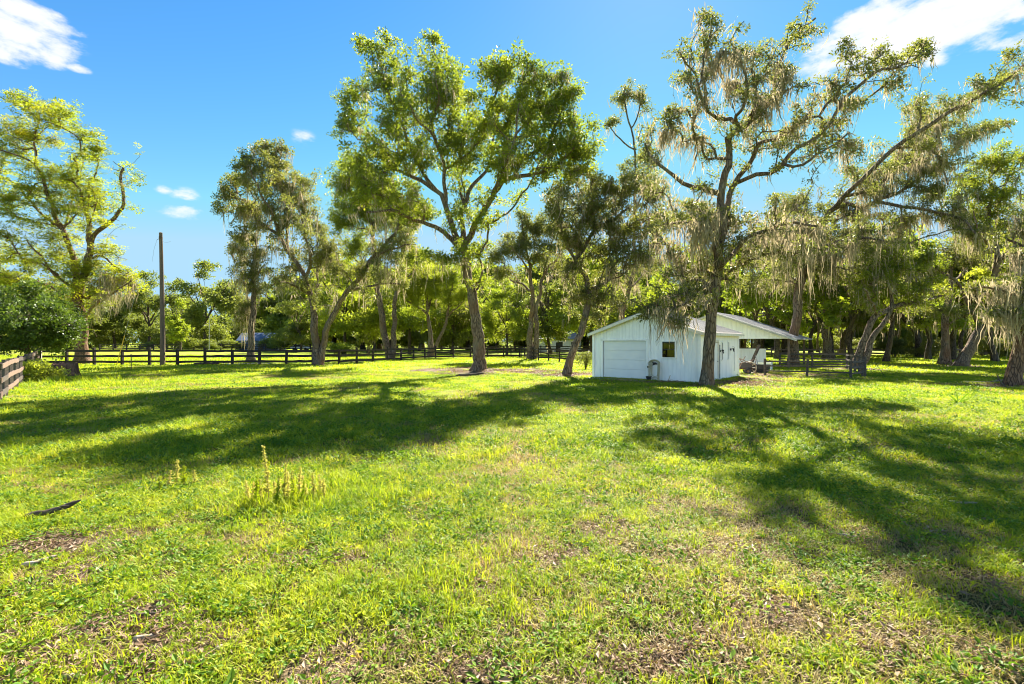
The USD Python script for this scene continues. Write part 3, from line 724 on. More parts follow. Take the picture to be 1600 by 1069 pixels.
# ------------------------------------------------------------------ the trees one can tell apart
# the big oak left of the white garage
tree('oak_tree', 'tall spreading live oak with a single trunk standing left of the white garage', 'tree', 33.0, 11, 746,
     [([(746, 581), (749, 565), (744, 496), (731, 438), (726, 400), (723, 373)], .50, .36),
      ([(722, 392), (707, 375), (678, 352), (639, 339), (605, 328, -2), (575, 330, -3)], .22, .06),
      ([(721, 382), (710, 365), (694, 312), (668, 286), (641, 276), (618, 265, 1), (595, 272, 2)], .27, .05),
      ([(682, 298), (656, 262), (641, 234), (623, 176), (600, 124), (589, 87)], .16, .04),
      ([(697, 322), (694, 265, -1), (681, 218, -2), (673, 192, -2), (686, 155, -3), (678, 113, -3)], .17, .04),
      ([(681, 218, -2), (652, 187, -4), (640, 160, -5)], .10, .04),
      ([(724, 375), (725, 323, 1), (738, 291, 2), (762, 260, 3), (772, 213, 3), (785, 145, 4)], .23, .04),
      ([(725, 320, 1), (715, 270, 4), (722, 215, 5), (735, 150, 6)], .13, .04),
      ([(727, 380), (737, 366), (751, 333, -1), (772, 302, -2), (793, 278, -3), (835, 273, -4), (867, 260, -4), (898, 229, -5)], .27, .05),
      ([(788, 284, -2), (804, 223, -1), (825, 181, 0), (856, 145, 1)], .15, .04),
      ([(751, 333, -1), (775, 290, -4), (800, 235, -6), (812, 160, -6)], .13, .04)],
     [(590, 95, 34, 38), (556, 160, 26, 32), (548, 200, 20, 25), (665, 98, 36, 32), (640, 155, 40, 32), (700, 122, 26, 26, -1.5), (605, 228, 45, 32), (566, 250, 34, 30),
      (768, 108, 26, 26, -4), (805, 112, 32, 30, -4), (850, 128, 38, 36, -4), (815, 178, 44, 36, -4), (872, 190, 28, 38, -4), (768, 175, 36, 32, -4), (700, 195, 32, 30, -1.5), (722, 245, 32, 25, -1.5),
      (830, 238, 44, 26, -4), (888, 245, 44, 34, -4), (912, 215, 26, 28, -4), (778, 250, 26, 20, -4), (660, 248, 30, 24), (615, 295, 46, 26), (565, 300, 34, 30), (650, 325, 36, 16),
      (880, 160, 22, 30, -4), (722, 335, 16, 12, -1.5), (760, 340, 22, 10, -4), (692, 402, 28, 12, -1.5), (745, 392, 30, 14, -1.5), (700, 160, 26, 20, -1.5), (745, 215, 26, 20, -1.5)],
     per=1.5, sprays=4, along=250, areach=(.5, 2.2), amax=.11, moss=280, moss_len=(.5, 1.5), curtains=[(600, 300, 13, 50, 2.8), (585, 350, 6, 25, 3.0), (700, 405, 6, 31, 2.6), (590, 200, 5, 25, 1.8), (790, 300, 5, 25, 2.0), (730, 400, 5, 10, 2.5)])

# the mossy oak by the corner of the garage
tree('oak_tree', 'sparse oak draped in long moss, slim trunk at the near garage corner', 'tree', 22.6, 12, 1103,
     [([(1103, 603), (1107, 560), (1110, 500), (1116, 440), (1122, 405), (1118, 355), (1127, 302), (1137, 245), (1138, 219), (1158, 201), (1180, 175, 1), (1206, 144, 2), (1222, 95, 2), (1237, 61, 2), (1266, 34, 2)], .33, .04),
      ([(1124, 304), (1114, 301), (1088, 293, -.5), (1062, 284, -1), (1040, 267, -1), (1024, 256, -1), (1009, 225, -1)], .17, .04),
      ([(1120, 400), (1136, 345), (1141, 306, 1), (1149, 284, 1), (1171, 254, 1), (1182, 234, 1), (1215, 214, 2), (1246, 195, 2), (1266, 172, 2)], .20, .05),
      ([(1148, 289, 1), (1180, 273, 0), (1215, 262, -1), (1246, 232, -1), (1276, 214, -1), (1302, 188, -1), (1316, 153, -1), (1337, 136, -1), (1364, 116, -1), (1403, 105, -1), (1438, 82, -1)], .17, .035),
      ([(1222, 259, -1), (1254, 258, -2), (1276, 243, -2), (1307, 223, -2), (1325, 205, -2)], .08, .03),
      ([(1158, 201), (1141, 186), (1119, 184, -1), (1106, 175, -1), (1097, 153, -1), (1088, 118, -1), (1075, 101, -1), (1062, 84, -1)], .12, .03),
      ([(1094, 140, -1), (1099, 90, -1), (1110, 57, -1), (1112, 20, -1)], .06, .02),
      ([(1150, 196), (1162, 162, -2), (1167, 131, -2), (1158, 88, -2)], .10, .03),
      ([(1137, 250), (1119, 245, 1), (1114, 223, 1), (1092, 225, 1), (1087, 248, 1)], .10, .03),
      ([(1118, 425), (1135, 405, -1), (1153, 385, -1), (1172, 370, -2), (1205, 360, -2), (1240, 350, -2), (1275, 352, -3)], .15, .04),
      ([(1114, 440), (1085, 462, -1), (1060, 478, -1.5), (1035, 487, -2), (1008, 489, -2)], .09, .03),
      ([(1118, 372), (1095, 350, -1), (1070, 345, -2), (1040, 352, -3)], .12, .03),
      ([(1118, 372), (1130, 352, 2), (1105, 330, 3), (1080, 322, 4)], .11, .03)],
     [(1108, 24, 12, 12), (1102, 52, 18, 14), (1070, 88, 18, 10), (1064, 120, 8, 10), (1110, 92, 20, 16), (1150, 84, 28, 16), (1190, 80, 28, 16), (1230, 62, 22, 14), (1266, 36, 16, 9),
      (1215, 110, 28, 18), (1170, 118, 28, 18), (1240, 128, 18, 14), (1318, 76, 16, 14), (1348, 84, 22, 14), (1330, 118, 28, 16), (1380, 108, 26, 12), (1410, 84, 22, 10), (1436, 80, 14, 10),
      (1300, 138, 18, 16), (1270, 150, 22, 15), (1310, 178, 26, 16), (1350, 158, 22, 12), (1400, 128, 12, 10), (1050, 170, 12, 9), (1040, 190, 18, 12), (1072, 180, 22, 15), (1022, 216, 18, 12),
      (1002, 246, 18, 14), (1080, 210, 16, 12), (1250, 200, 18, 12), (1290, 228, 22, 12), (1322, 228, 12, 8), (1332, 262, 12, 8), (1195, 160, 22, 12),
      (1070, 345, 42, 20), (1110, 335, 28, 18), (1045, 385, 40, 18), (1170, 345, 34, 12), (1210, 362, 36, 14), (1262, 352, 34, 14), (1150, 385, 22, 12), (1085, 310, 24, 12), (1030, 295, 22, 12),
      (1165, 395, 22, 14), (1215, 395, 26, 14, -1), (1262, 385, 26, 14, -2), (1130, 425, 16, 14), (1080, 405, 22, 18), (1050, 430, 18, 14), (1030, 487, 28, 9, -2), (1062, 494, 20, 9, -1.5), (1010, 487, 10, 7, -2), (1060, 460, 26, 12, -1)],
     leaf=OAK_GREY, per=1.25, sprays=3, sscale=.72, sreach=.30, along=230, areach=(.25, 1.5), moss=620, moss_len=(.4, 1.2), flare=.8, depth=.9,
     curtains=[(1120, 120, 34, 14, 2.3), (1190, 150, 26, 18, 2.2), (1100, 150, 18, 10, 2.0), (1150, 130, 24, 16, 2.0), (1050, 215, 20, 16, 1.6), (1085, 225, 14, 8, 1.7), (1215, 130, 22, 18, 1.8), (1310, 190, 20, 18, 1.6), (1320, 240, 10, 10, 1.5),
               (1240, 210, 14, 14, 1.3), (1075, 360, 40, 30, 3.0), (1100, 345, 26, 18, 2.8), (1190, 370, 34, 28, 2.0), (1250, 358, 40, 25, 2.2), (1050, 390, 22, 25, 2.0), (1012, 488, 9, 5, 2.0), (1045, 490, 10, 8, 2.1), (1270, 352, 22, 10, 4.2), (1060, 478, 6, 10, 1.5)])

# the twin-trunked oak in front of the far fence
tree('oak_tree', 'mossy oak forking from the ground into two leaning trunks, before the dark board fence', 'tree', 43.0, 13, 497,
     [([(497, 570), (494, 545), (492, 518), (490, 484), (477, 439), (470, 417), (449, 391), (436, 368), (415, 351), (398, 338), (385, 320)], .42, .07),
      ([(503, 570), (503, 548), (507, 525), (518, 499), (541, 458), (563, 432), (582, 402), (601, 383), (619, 357), (630, 335)], .42, .08),
      ([(450, 392), (448, 357, 1), (451, 335, 1), (440, 300, 1), (432, 262, 1), (430, 238, 1)], .2, .05),
      ([(477, 437), (481, 413, -1), (483, 387, -2), (477, 365, -3), (470, 330, -3)], .18, .05),
      ([(490, 482), (496, 439, 2), (496, 410, 3), (505, 385, 4)], .16, .05),
      ([(477, 458), (462, 448, -1), (451, 443, -2), (434, 439, -3), (425, 446, -3)], .15, .05),
      ([(549, 453), (574, 448, -1), (600, 443, -2), (626, 446, -2)], .16, .05),
      ([(576, 412), (603, 392, -2), (642, 383, -3)], .15, .05),
      ([(436, 368), (420, 320, -2), (395, 280, -3), (390, 258, -3)], .14, .05),
      ([(440, 300, 1), (465, 285, 2), (485, 292, 3)], .1, .04)],
     [(430, 238, 22, 14), (398, 252, 28, 18), (370, 288, 24, 24), (422, 278, 36, 24), (460, 288, 24, 22), (355, 310, 12, 26), (392, 325, 34, 18), (440, 328, 26, 22), (478, 315, 14, 16),
      (490, 358, 18, 18), (500, 398, 26, 26), (518, 380, 16, 14), (372, 370, 14, 18), (604, 390, 22, 12), (630, 378, 22, 12), (570, 422, 18, 8), (622, 440, 22, 8), (530, 420, 18, 13),
      (436, 430, 10, 10), (404, 232, 16, 9), (640, 345, 22, 14), (460, 415, 12, 8)],
     leaf=OAK_GREY, per=1.50, sprays=4, sscale=1.0, sreach=.45, along=220, areach=(.4, 2.2), moss=480, moss_len=(.8, 2.4), curtains=[(430, 300, 20, 45, 3.6), (400, 340, 15, 32, 3.6), (470, 320, 11, 22, 3.2), (375, 320, 11, 20, 3.8), (440, 438, 5, 12, 3.4), (620, 380, 5, 25, 3.0)])

tree('oak_tree', 'slim moss-hung oak beside the far fence, left of the twin-trunked oak', 'tree', 50.0, 14, 392,
     [([(392, 564), (391, 540), (393, 510), (395, 480), (396, 440), (398, 400), (400, 370)], .44, .10),
      ([(393, 505), (386, 470, 1), (384, 430, 1), (380, 395, 1)], .16, .05), ([(396, 440), (406, 425, -1), (414, 415, -1)], .10, .05)],
     [(375, 400, 13, 13), (384, 428, 18, 17), (400, 398, 15, 12), (370, 380, 11, 12), (384, 478, 11, 16), (377, 500, 9, 16), (402, 448, 12, 12), (410, 420, 12, 9), (392, 370, 14, 10)],
     leaf=OAK_GREY, per=2.10, sprays=4, sscale=.95, moss=170, moss_len=(1.0, 2.6), curtains=[(380, 450, 10, 17, 3.5), (378, 490, 7, 10, 3.2)])

tree('oak_tree', 'pair of slim dark oak stems rising straight from one foot at the fence', 'tree', 61.0, 15, 610,
     [([(607, 559), (602, 530), (597, 500), (592, 470), (588, 440), (586, 400), (580, 350), (565, 310)], .55, .12),
      ([(614, 559), (615, 530), (616, 500), (618, 470), (622, 440), (628, 405), (640, 360)], .45, .12),
      ([(588, 440), (570, 420, 2), (552, 400, 3)], .2, .07), ([(587, 420), (600, 390, 2), (605, 350, 3)], .2, .07), ([(620, 455), (640, 430, -2), (655, 420, -2)], .15, .06),
      ([(580, 350), (550, 300, -1), (545, 270, -2)], .2, .07)],
     [(552, 268, 28, 24), (540, 300, 22, 26), (560, 332, 36, 28), (600, 322, 36, 20), (590, 295, 26, 16), (622, 350, 28, 18), (640, 400, 24, 14), (588, 428, 20, 12), (648, 328, 26, 16), (552, 380, 24, 18), (655, 425, 18, 10), (530, 345, 16, 18)],
     leaf=OAK, per=1.35, sprays=4, sscale=1.35, sreach=.7, moss=110, moss_len=(1.0, 2.6), curtains=[(570, 360, 10, 37, 3.8), (560, 420, 5, 20, 3.0)])

tree('young_tree', 'small bright green tree with three thin stems just beyond the fence', 'tree', 66.0, 16, 672,
     [([(674, 558), (674, 540), (671, 515), (668, 490), (655, 480), (640, 472), (625, 462)], .5, .07), ([(668, 492), (667, 470), (664, 440), (660, 415)], .26, .06),
      ([(676, 552), (690, 522), (698, 495), (703, 468), (708, 445)], .34, .07), ([(698, 497), (715, 480, -1), (724, 470, -2)], .14, .05), ([(668, 485), (680, 455, 2), (688, 430, 3)], .2, .06)],
     [(640, 458, 26, 16), (680, 448, 28, 18), (660, 425, 28, 16), (710, 468, 18, 12), (650, 488, 13, 7), (725, 455, 16, 10), (700, 430, 20, 14), (625, 445, 16, 12)],
     leaf=OAK_BRIGHT, spray='young', per=1.80, sprays=4, sscale=1.15, sreach=.7, moss=14, moss_len=(.8, 1.8))

tree('oak_tree', 'dark two-stemmed oak between the big oak and the leaning one, by the fence', 'tree', 58.0, 17, 830,
     [([(826, 561), (827, 540), (828, 519), (831, 490), (831, 458), (829, 422), (824, 392), (819, 363), (813, 334)], .50, .05),
      ([(836, 561), (838, 520), (838, 485), (843, 460), (848, 436), (857, 417), (872, 408)], .46, .08),
      ([(830, 457), (815, 443, 1), (798, 437, 2), (785, 425, 2)], .2, .06), ([(847, 440), (858, 395, 2), (868, 360, 2)], .16, .06), ([(829, 425), (810, 400, -2), (795, 385, -3)], .16, .05)],
     [(816, 372, 26, 15), (850, 350, 26, 17), (798, 388, 26, 15), (780, 402, 16, 12), (860, 388, 26, 15), (834, 402, 20, 12), (872, 360, 17, 15), (880, 418, 16, 12), (785, 425, 16, 10), (818, 340, 9, 10)],
     leaf=OAK_GREY, per=1.65, sprays=4, sscale=1.2, sreach=.65, moss=120, moss_len=(.8, 2.2), curtains=[(875, 420, 6, 12, 3.0)])

# leaning oak left of the garage
tree('oak_tree', 'oak leaning to the right over the left end of the garage roof', 'tree', 30.0, 18, 886,
     [([(886, 587), (891, 560), (905, 519), (915, 490), (922, 462), (915, 432), (900, 411), (908, 395), (916, 375), (930, 358), (947, 351), (966, 336), (985, 322)], .30, .06),
      ([(921, 465), (937, 447, 1), (951, 434, 1), (962, 426, 2), (975, 424, 2)], .17, .06),
      ([(948, 437, 1), (956, 424, 0), (964, 407, 0), (960, 388, 0), (951, 363, 0)], .10, .05),
      ([(902, 410), (885, 380, -1), (876, 340, -2), (872, 305, -2)], .12, .04), ([(930, 358), (926, 325, 2), (932, 290, 3)], .10, .04),
      ([(975, 424, 2), (1000, 405, 3), (1018, 380, 3), (1020, 340, 4)], .10, .04)],
     [(905, 370, 22, 18), (880, 330, 22, 22), (872, 300, 18, 18), (920, 328, 28, 22), (950, 310, 28, 22), (932, 288, 26, 18), (985, 290, 26, 22), (940, 390, 18, 12), (975, 372, 22, 18),
      (1000, 350, 22, 18), (990, 398, 26, 18), (925, 450, 26, 12), (902, 470, 22, 16), (950, 470, 22, 12), (930, 498, 16, 9), (1010, 300, 26, 26), (1028, 340, 18, 22), (890, 420, 18, 14), (965, 350, 16, 12), (905, 270, 18, 12)],
     leaf=OAK_GREY, per=1.80, sprays=4, sscale=.85, sreach=.38, along=160, areach=(.3, 1.6), moss=380, moss_len=(.5, 1.6), curtains=[(985, 420, 11, 15, 2.4), (960, 455, 5, 17, 1.8), (880, 400, 7, 20, 1.8), (1010, 400, 7, 25, 2.2)])

tree('slender_tree', 'thin tall tree with a small tufted top against the sky, behind the garage', 'tree', 41.0, 19, 968,
     [([(968, 572), (968, 520), (984, 450), (991, 400), (992, 300), (990, 235), (986, 200), (979, 165), (976, 140)], .26, .05), ([(990, 237), (976, 222), (965, 210), (952, 197)], .08, .04), ([(986, 202), (996, 180), (1001, 158), (1008, 140)], .08, .035),
      ([(992, 330), (1010, 300, 1), (1022, 285, 1)], .09, .04), ([(985, 450), (1005, 430, 1), (1015, 410, 2)], .12, .05)],
     [(1000, 150, 15, 10), (970, 158, 13, 12), (985, 138, 13, 8), (1012, 165, 9, 7), (955, 195, 8, 7), (1012, 275, 24, 18), (982, 270, 16, 14), (1010, 240, 12, 10), (1015, 410, 20, 14), (965, 430, 16, 12)],
     leaf=OAK_GREY, per=1.88, sprays=3, sscale=.9, sreach=.4, moss=70, moss_len=(.5, 1.5), curtains=[(990, 450, 9, 15, 3.6)])

# the great oak behind the shed, its limbs reaching far to the right
tree('oak_tree', 'great oak behind the open shed, with long moss-hung limbs reaching up to the right', 'tree', 40.0, 20, 1239,
     [([(1238, 574), (1240, 540), (1243, 500), (1250, 440), (1262, 392), (1284, 350), (1305, 324)], .50, .32),
      ([(1300, 328), (1312, 316, -1), (1337, 289, -3), (1364, 262, -4), (1394, 232, -5), (1434, 206, -6), (1473, 179, -7), (1512, 162, -7), (1547, 140, -8), (1582, 117, -8), (1604, 98, -8)], .30, .05),
      ([(1303, 326), (1322, 318, 0), (1346, 324, 0), (1372, 315, 0), (1403, 302, 0), (1420, 290, 0), (1450, 262, 1)], .26, .06),
      ([(1285, 350), (1263, 339, 1), (1245, 325, 1), (1230, 315, 2), (1212, 330, 2)], .2, .06),
      ([(1372, 316, 0), (1420, 324, -2), (1460, 332, -3), (1499, 341, -4), (1524, 365, -5)], .18, .06),
      ([(1262, 395), (1300, 380, -4), (1340, 372, -6), (1380, 378, -8)], .22, .06), ([(1255, 420), (1230, 395, -4), (1200, 385, -6)], .2, .06),
      ([(1434, 206, -6), (1440, 180, -6), (1432, 160, -6)], .10, .04), ([(1394, 232, -5), (1430, 228, -4), (1465, 245, -3), (1480, 290, -3)], .12, .05), ([(1350, 300, -2), (1365, 280, 2), (1410, 262, 3)], .14, .05)],
     [(1435, 165, 24, 14), (1470, 185, 26, 16), (1510, 158, 26, 12), (1550, 135, 24, 11), (1588, 112, 18, 9), (1450, 212, 28, 16), (1490, 215, 28, 14), (1530, 205, 26, 9), (1420, 240, 24, 14), (1460, 262, 26, 14),
      (1440, 300, 26, 14), (1375, 290, 22, 10), (1232, 312, 24, 9), (1260, 332, 20, 8), (1210, 330, 16, 10), (1480, 300, 22, 12), (1500, 335, 22, 12), (1525, 362, 18, 12), (1340, 370, 34, 16), (1300, 385, 34, 18), (1385, 380, 28, 16),
      (1240, 395, 34, 18), (1200, 400, 30, 18), (1280, 420, 34, 16), (1225, 440, 30, 14), (1180, 440, 24, 14), (1320, 425, 26, 14), (1355, 410, 24, 12), (1260, 365, 26, 10), (1300, 355, 26, 9), (1400, 352, 24, 10), (1330, 330, 24, 8), (1360, 340, 28, 8), (1425, 340, 24, 10), (1560, 195, 22, 9)],
     leaf=OAK_GREY, per=1.27, sprays=4, sscale=.95, sreach=.45, moss=900, moss_len=(.6, 2.2), depth=1.0, along=340, areach=(.4, 2.2),
     curtains=[(1340, 310, 30, 18, 3.4), (1425, 260, 36, 20, 4.2), (1450, 225, 30, 22, 3.2), (1360, 370, 46, 30, 4.0), (1310, 385, 40, 25, 4.0), (1400, 330, 30, 22, 3.2), (1440, 330, 24, 16, 3.0), (1500, 345, 30, 18, 3.4), (1240, 330, 24, 20, 2.4),
               (1280, 395, 34, 12, 5.5), (1230, 400, 30, 26, 3.6), (1375, 385, 26, 12, 5.0), (1470, 250, 20, 16, 3.0), (1330, 330, 20, 14, 3.0)])

tree('oak_tree', 'straight dark oak behind the fenced pen, right of the shed', 'tree', 60.0, 21, 1293,
     [([(1293, 560), (1292, 530), (1290, 500), (1286, 455), (1284, 410)], .62, .2), ([(1288, 470), (1310, 445, 2), (1325, 430, 3)], .2, .07), ([(1286, 455), (1265, 435, -2), (1250, 425, -2)], .2, .07)],
     [(1290, 425, 36, 22), (1322, 440, 24, 16), (1258, 445, 22, 16), (1300, 470, 26, 12), (1275, 400, 26, 14)], leaf=BROAD_DARK, per=1.35, sprays=4, sscale=1.3, sreach=.7, moss=60, moss_len=(.8, 2.0))

tree('oak_tree', 'low oak with two trunks leaning right beside the pen gate', 'tree', 36.0, 22, 1336,
     [([(1331, 577), (1345, 545), (1358, 515), (1375, 490), (1400, 478), (1440, 470), (1470, 462)], .34, .10), ([(1341, 579), (1353, 550), (1368, 520), (1385, 495), (1392, 470), (1390, 440)], .32, .09),
      ([(1372, 492), (1360, 470, -2), (1345, 450, -3)], .14, .05), ([(1392, 460), (1420, 435, 2), (1440, 415, 3)], .15, .05)],
     [(1385, 435, 34, 14), (1432, 448, 34, 13), (1350, 462, 22, 12), (1402, 415, 40, 13), (1462, 458, 26, 10), (1372, 400, 32, 16), (1345, 440, 20, 14), (1420, 475, 26, 8), (1440, 405, 26, 10)],
     leaf=OAK, per=1.50, sprays=4, sscale=1.0, sreach=.5, moss=110, moss_len=(.6, 1.8), curtains=[(1350, 450, 5, 17, 3.0), (1420, 480, 5, 25, 1.5)])

tree('oak_tree', 'upright dark trunk beside the leaning oak in the right grove', 'tree', 43.0, 23, 1477,
     [([(1477, 571), (1476, 540), (1477, 495), (1481, 460), (1486, 430), (1490, 400)], .44, .14), ([(1480, 465), (1455, 445, -2), (1440, 440, -3)], .15, .05), ([(1483, 445), (1505, 425, 2), (1515, 410, 3)], .15, .05)],
     [(1500, 485, 34, 8, -3), (1452, 482, 26, 9, -3), (1452, 418, 32, 12), (1490, 398, 34, 16), (1515, 410, 24, 12), (1440, 440, 20, 10), (1420, 405, 22, 9)], leaf=OAK_GREY, per=1.50, sprays=4, sscale=1.0, sreach=.5, moss=70, moss_len=(.5, 1.4))

tree('oak_tree', 'oak in the right grove whose trunk leans right from a wide foot then bends up', 'tree', 41.0, 24, 1500,
     [([(1498, 573), (1511, 550), (1528, 520), (1545, 492), (1556, 463), (1557, 430), (1558, 402), (1551, 366), (1546, 335), (1552, 300)], .50, .09),
      ([(1532, 514), (1518, 485), (1510, 459), (1497, 443), (1481, 427), (1462, 415), (1440, 408)], .2, .06), ([(1558, 408), (1575, 395, -1), (1595, 388, -1), (1620, 372, -1)], .24, .08), ([(1557, 425), (1580, 400, 2), (1600, 352, 3)], .18, .07),
      ([(1549, 340), (1570, 290, 2), (1585, 255, 2)], .12, .05), ([(1556, 395), (1535, 370, -3), (1520, 330, -3)], .14, .05)],
     [(1530, 270, 26, 20), (1560, 250, 22, 20), (1582, 300, 22, 26), (1542, 310, 26, 20), (1510, 300, 18, 16), (1595, 245, 16, 22), (1530, 335, 24, 12), (1580, 345, 22, 18), (1600, 390, 22, 26), (1510, 360, 22, 14), (1540, 372, 22, 12), (1450, 408, 22, 9),
      (1575, 425, 22, 14), (1545, 500, 20, 8), (1562, 455, 26, 10), (1620, 330, 22, 30)],
     leaf=OAK, per=1.50, sprays=4, sscale=1.0, sreach=.5, moss=260, moss_len=(.6, 2.2), curtains=[(1530, 375, 13, 27, 3.0), (1585, 350, 9, 17, 2.6), (1575, 430, 6, 17, 2.0)])

tree('oak_tree', 'reddish trunk with a wide flared foot at the far right edge of the lawn', 'tree', 22.8, 25, 1582,
     [([(1580, 603), (1585, 575), (1592, 540), (1598, 505), (1610, 460), (1622, 410), (1630, 350)], .31, .2), ([(1604, 485), (1585, 465, -.5), (1560, 452, -1), (1535, 448, -1)], .10, .04), ([(1600, 500), (1580, 490, 1), (1555, 488, 1)], .08, .03),
      ([(1622, 410), (1590, 380, 1), (1570, 370, 2)], .13, .04)],
     [(1560, 448, 30, 10), (1585, 465, 24, 10), (1540, 445, 20, 8), (1565, 488, 26, 8), (1590, 440, 22, 14), (1610, 400, 26, 18), (1630, 340, 30, 30), (1600, 500, 18, 8)],
     leaf=OAK_GREY, bark=BARK_RED, per=1.95, sprays=4, sscale=.7, sreach=.28, moss=200, moss_len=(.6, 2.0), flare=1.0, curtains=[(1565, 490, 11, 20, 2.4)])

# the tall feathery tree at the left
tree('cypress_tree', 'tall feathery yellow green tree behind the fence corner with a bare crooked snag', 'tree', 46.5, 26, 129,
     [([(130, 567), (129, 540), (129, 513), (127, 491), (118, 470), (126, 440), (138, 412), (141, 390), (141, 372), (138, 351), (132, 330), (126, 300)], .68, .12),
      ([(140, 377), (155, 360), (174, 345), (191, 328), (195, 313), (193, 298), (189, 283), (189, 268), (191, 262)], .24, .10), ([(190, 264), (186, 258), (176, 250)], .05, .02), ([(189, 270), (180, 266), (173, 264)], .05, .02),
      ([(118, 470), (119, 440), (114, 405), (103, 369), (95, 354), (86, 332), (75, 306), (67, 279), (56, 258), (55, 240), (55, 210), (61, 187), (52, 165), (37, 151)], .36, .03),
      ([(122, 455), (97, 438, -1), (74, 414, -2), (60, 395, -3), (40, 375, -3)], .16, .05), ([(97, 356), (70, 340, 1), (44, 308, 1), (30, 291, 1), (13, 279, 1), (-6, 273, 1)], .17, .05),
      ([(44, 308, 1), (48, 293, 0), (58, 286, 0), (76, 283, -1)], .09, .04), ([(97, 357), (108, 347), (118, 333), (138, 326), (152, 315)], .11, .04), ([(57, 258), (30, 243, -1), (5, 235, -2), (-20, 225, -3)], .12, .04),
      ([(56, 215), (75, 195, 1), (100, 185, 1)], .06, .03), ([(100, 360), (125, 270, 3), (132, 225, 3)], .10, .03), ([(128, 500), (145, 480, -1), (165, 462, -2), (190, 450, -3), (205, 440, -3)], .17, .05), ([(139, 405), (160, 400, 1), (185, 420, 1), (200, 425, 1)], .14, .05),
      ([(140, 360), (142, 345, -3), (150, 318, -4)], .1, .04)],
     [(45, 160, 30, 16), (85, 178, 26, 14), (62, 212, 22, 9), (100, 192, 16, 9), (130, 212, 15, 9), (150, 232, 18, 10), (140, 250, 22, 9), (15, 196, 18, 16), (35, 220, 26, 14), (10, 240, 26, 14), (90, 268, 44, 12), (120, 290, 44, 13), (150, 312, 26, 13),
      (60, 298, 34, 12), (100, 322, 34, 10), (20, 318, 28, 16), (50, 348, 40, 13), (15, 372, 26, 14), (92, 372, 22, 9), (82, 400, 44, 13), (112, 420, 44, 13), (60, 440, 46, 13), (142, 450, 36, 16), (110, 472, 46, 13), (152, 420, 22, 13), (170, 440, 20, 13),
      (20, 440, 28, 18), (195, 425, 14, 11), (205, 440, 8, 12), (30, 400, 30, 12), (80, 470, 40, 12), (165, 395, 16, 10), (-20, 300, 26, 26), (-20, 400, 26, 26)],
     leaf=CYPRESS, spray='layer', bark=BARK_RED, per=1.7, sprays=3, sscale=.9, sreach=.7, depth=1.0, grow_=1.0, bare=(2, 3, 4), amax=.2, along=220, areach=(.5, 2.4), moss=40, moss_len=(.8, 1.6), gnarl=.12,
     curtains=[(185, 455, 70, 30, 3.6), (200, 445, 26, 17, 3.9), (165, 330, 5, 15, 1.6)])

tree('broadleaf_tree', 'dark dense broad-leaved tree crowding the left fence corner', 'tree', 36.0, 27, 42,
     [([(42, 577), (44, 550), (40, 520), (46, 490), (52, 460)], .22, .08), ([(42, 540), (60, 520, -1), (82, 510, -1), (105, 505, -1)], .09, .03), ([(41, 530), (20, 510, 0), (-5, 500, 0)], .09, .03), ([(42, 500), (70, 475, 1), (90, 465, 1)], .08, .03), ([(43, 515), (45, 500, -3), (50, 490, -4)], .08, .03)],
     [(30, 470, 34, 16), (72, 478, 28, 16), (100, 505, 20, 20), (60, 510, 34, 20), (20, 510, 30, 22), (10, 540, 22, 12), (60, 535, 30, 12), (95, 530, 20, 12), (-20, 500, 24, 30), (45, 450, 24, 10), (112, 520, 10, 14)],
     leaf=BROAD_DARK, spray='broad', bark=BARK_DARK, per=1.3, sprays=3, sscale=.9, sreach=.65, skip=0, grow_=1.15, along=90, areach=(.5, 2.0))

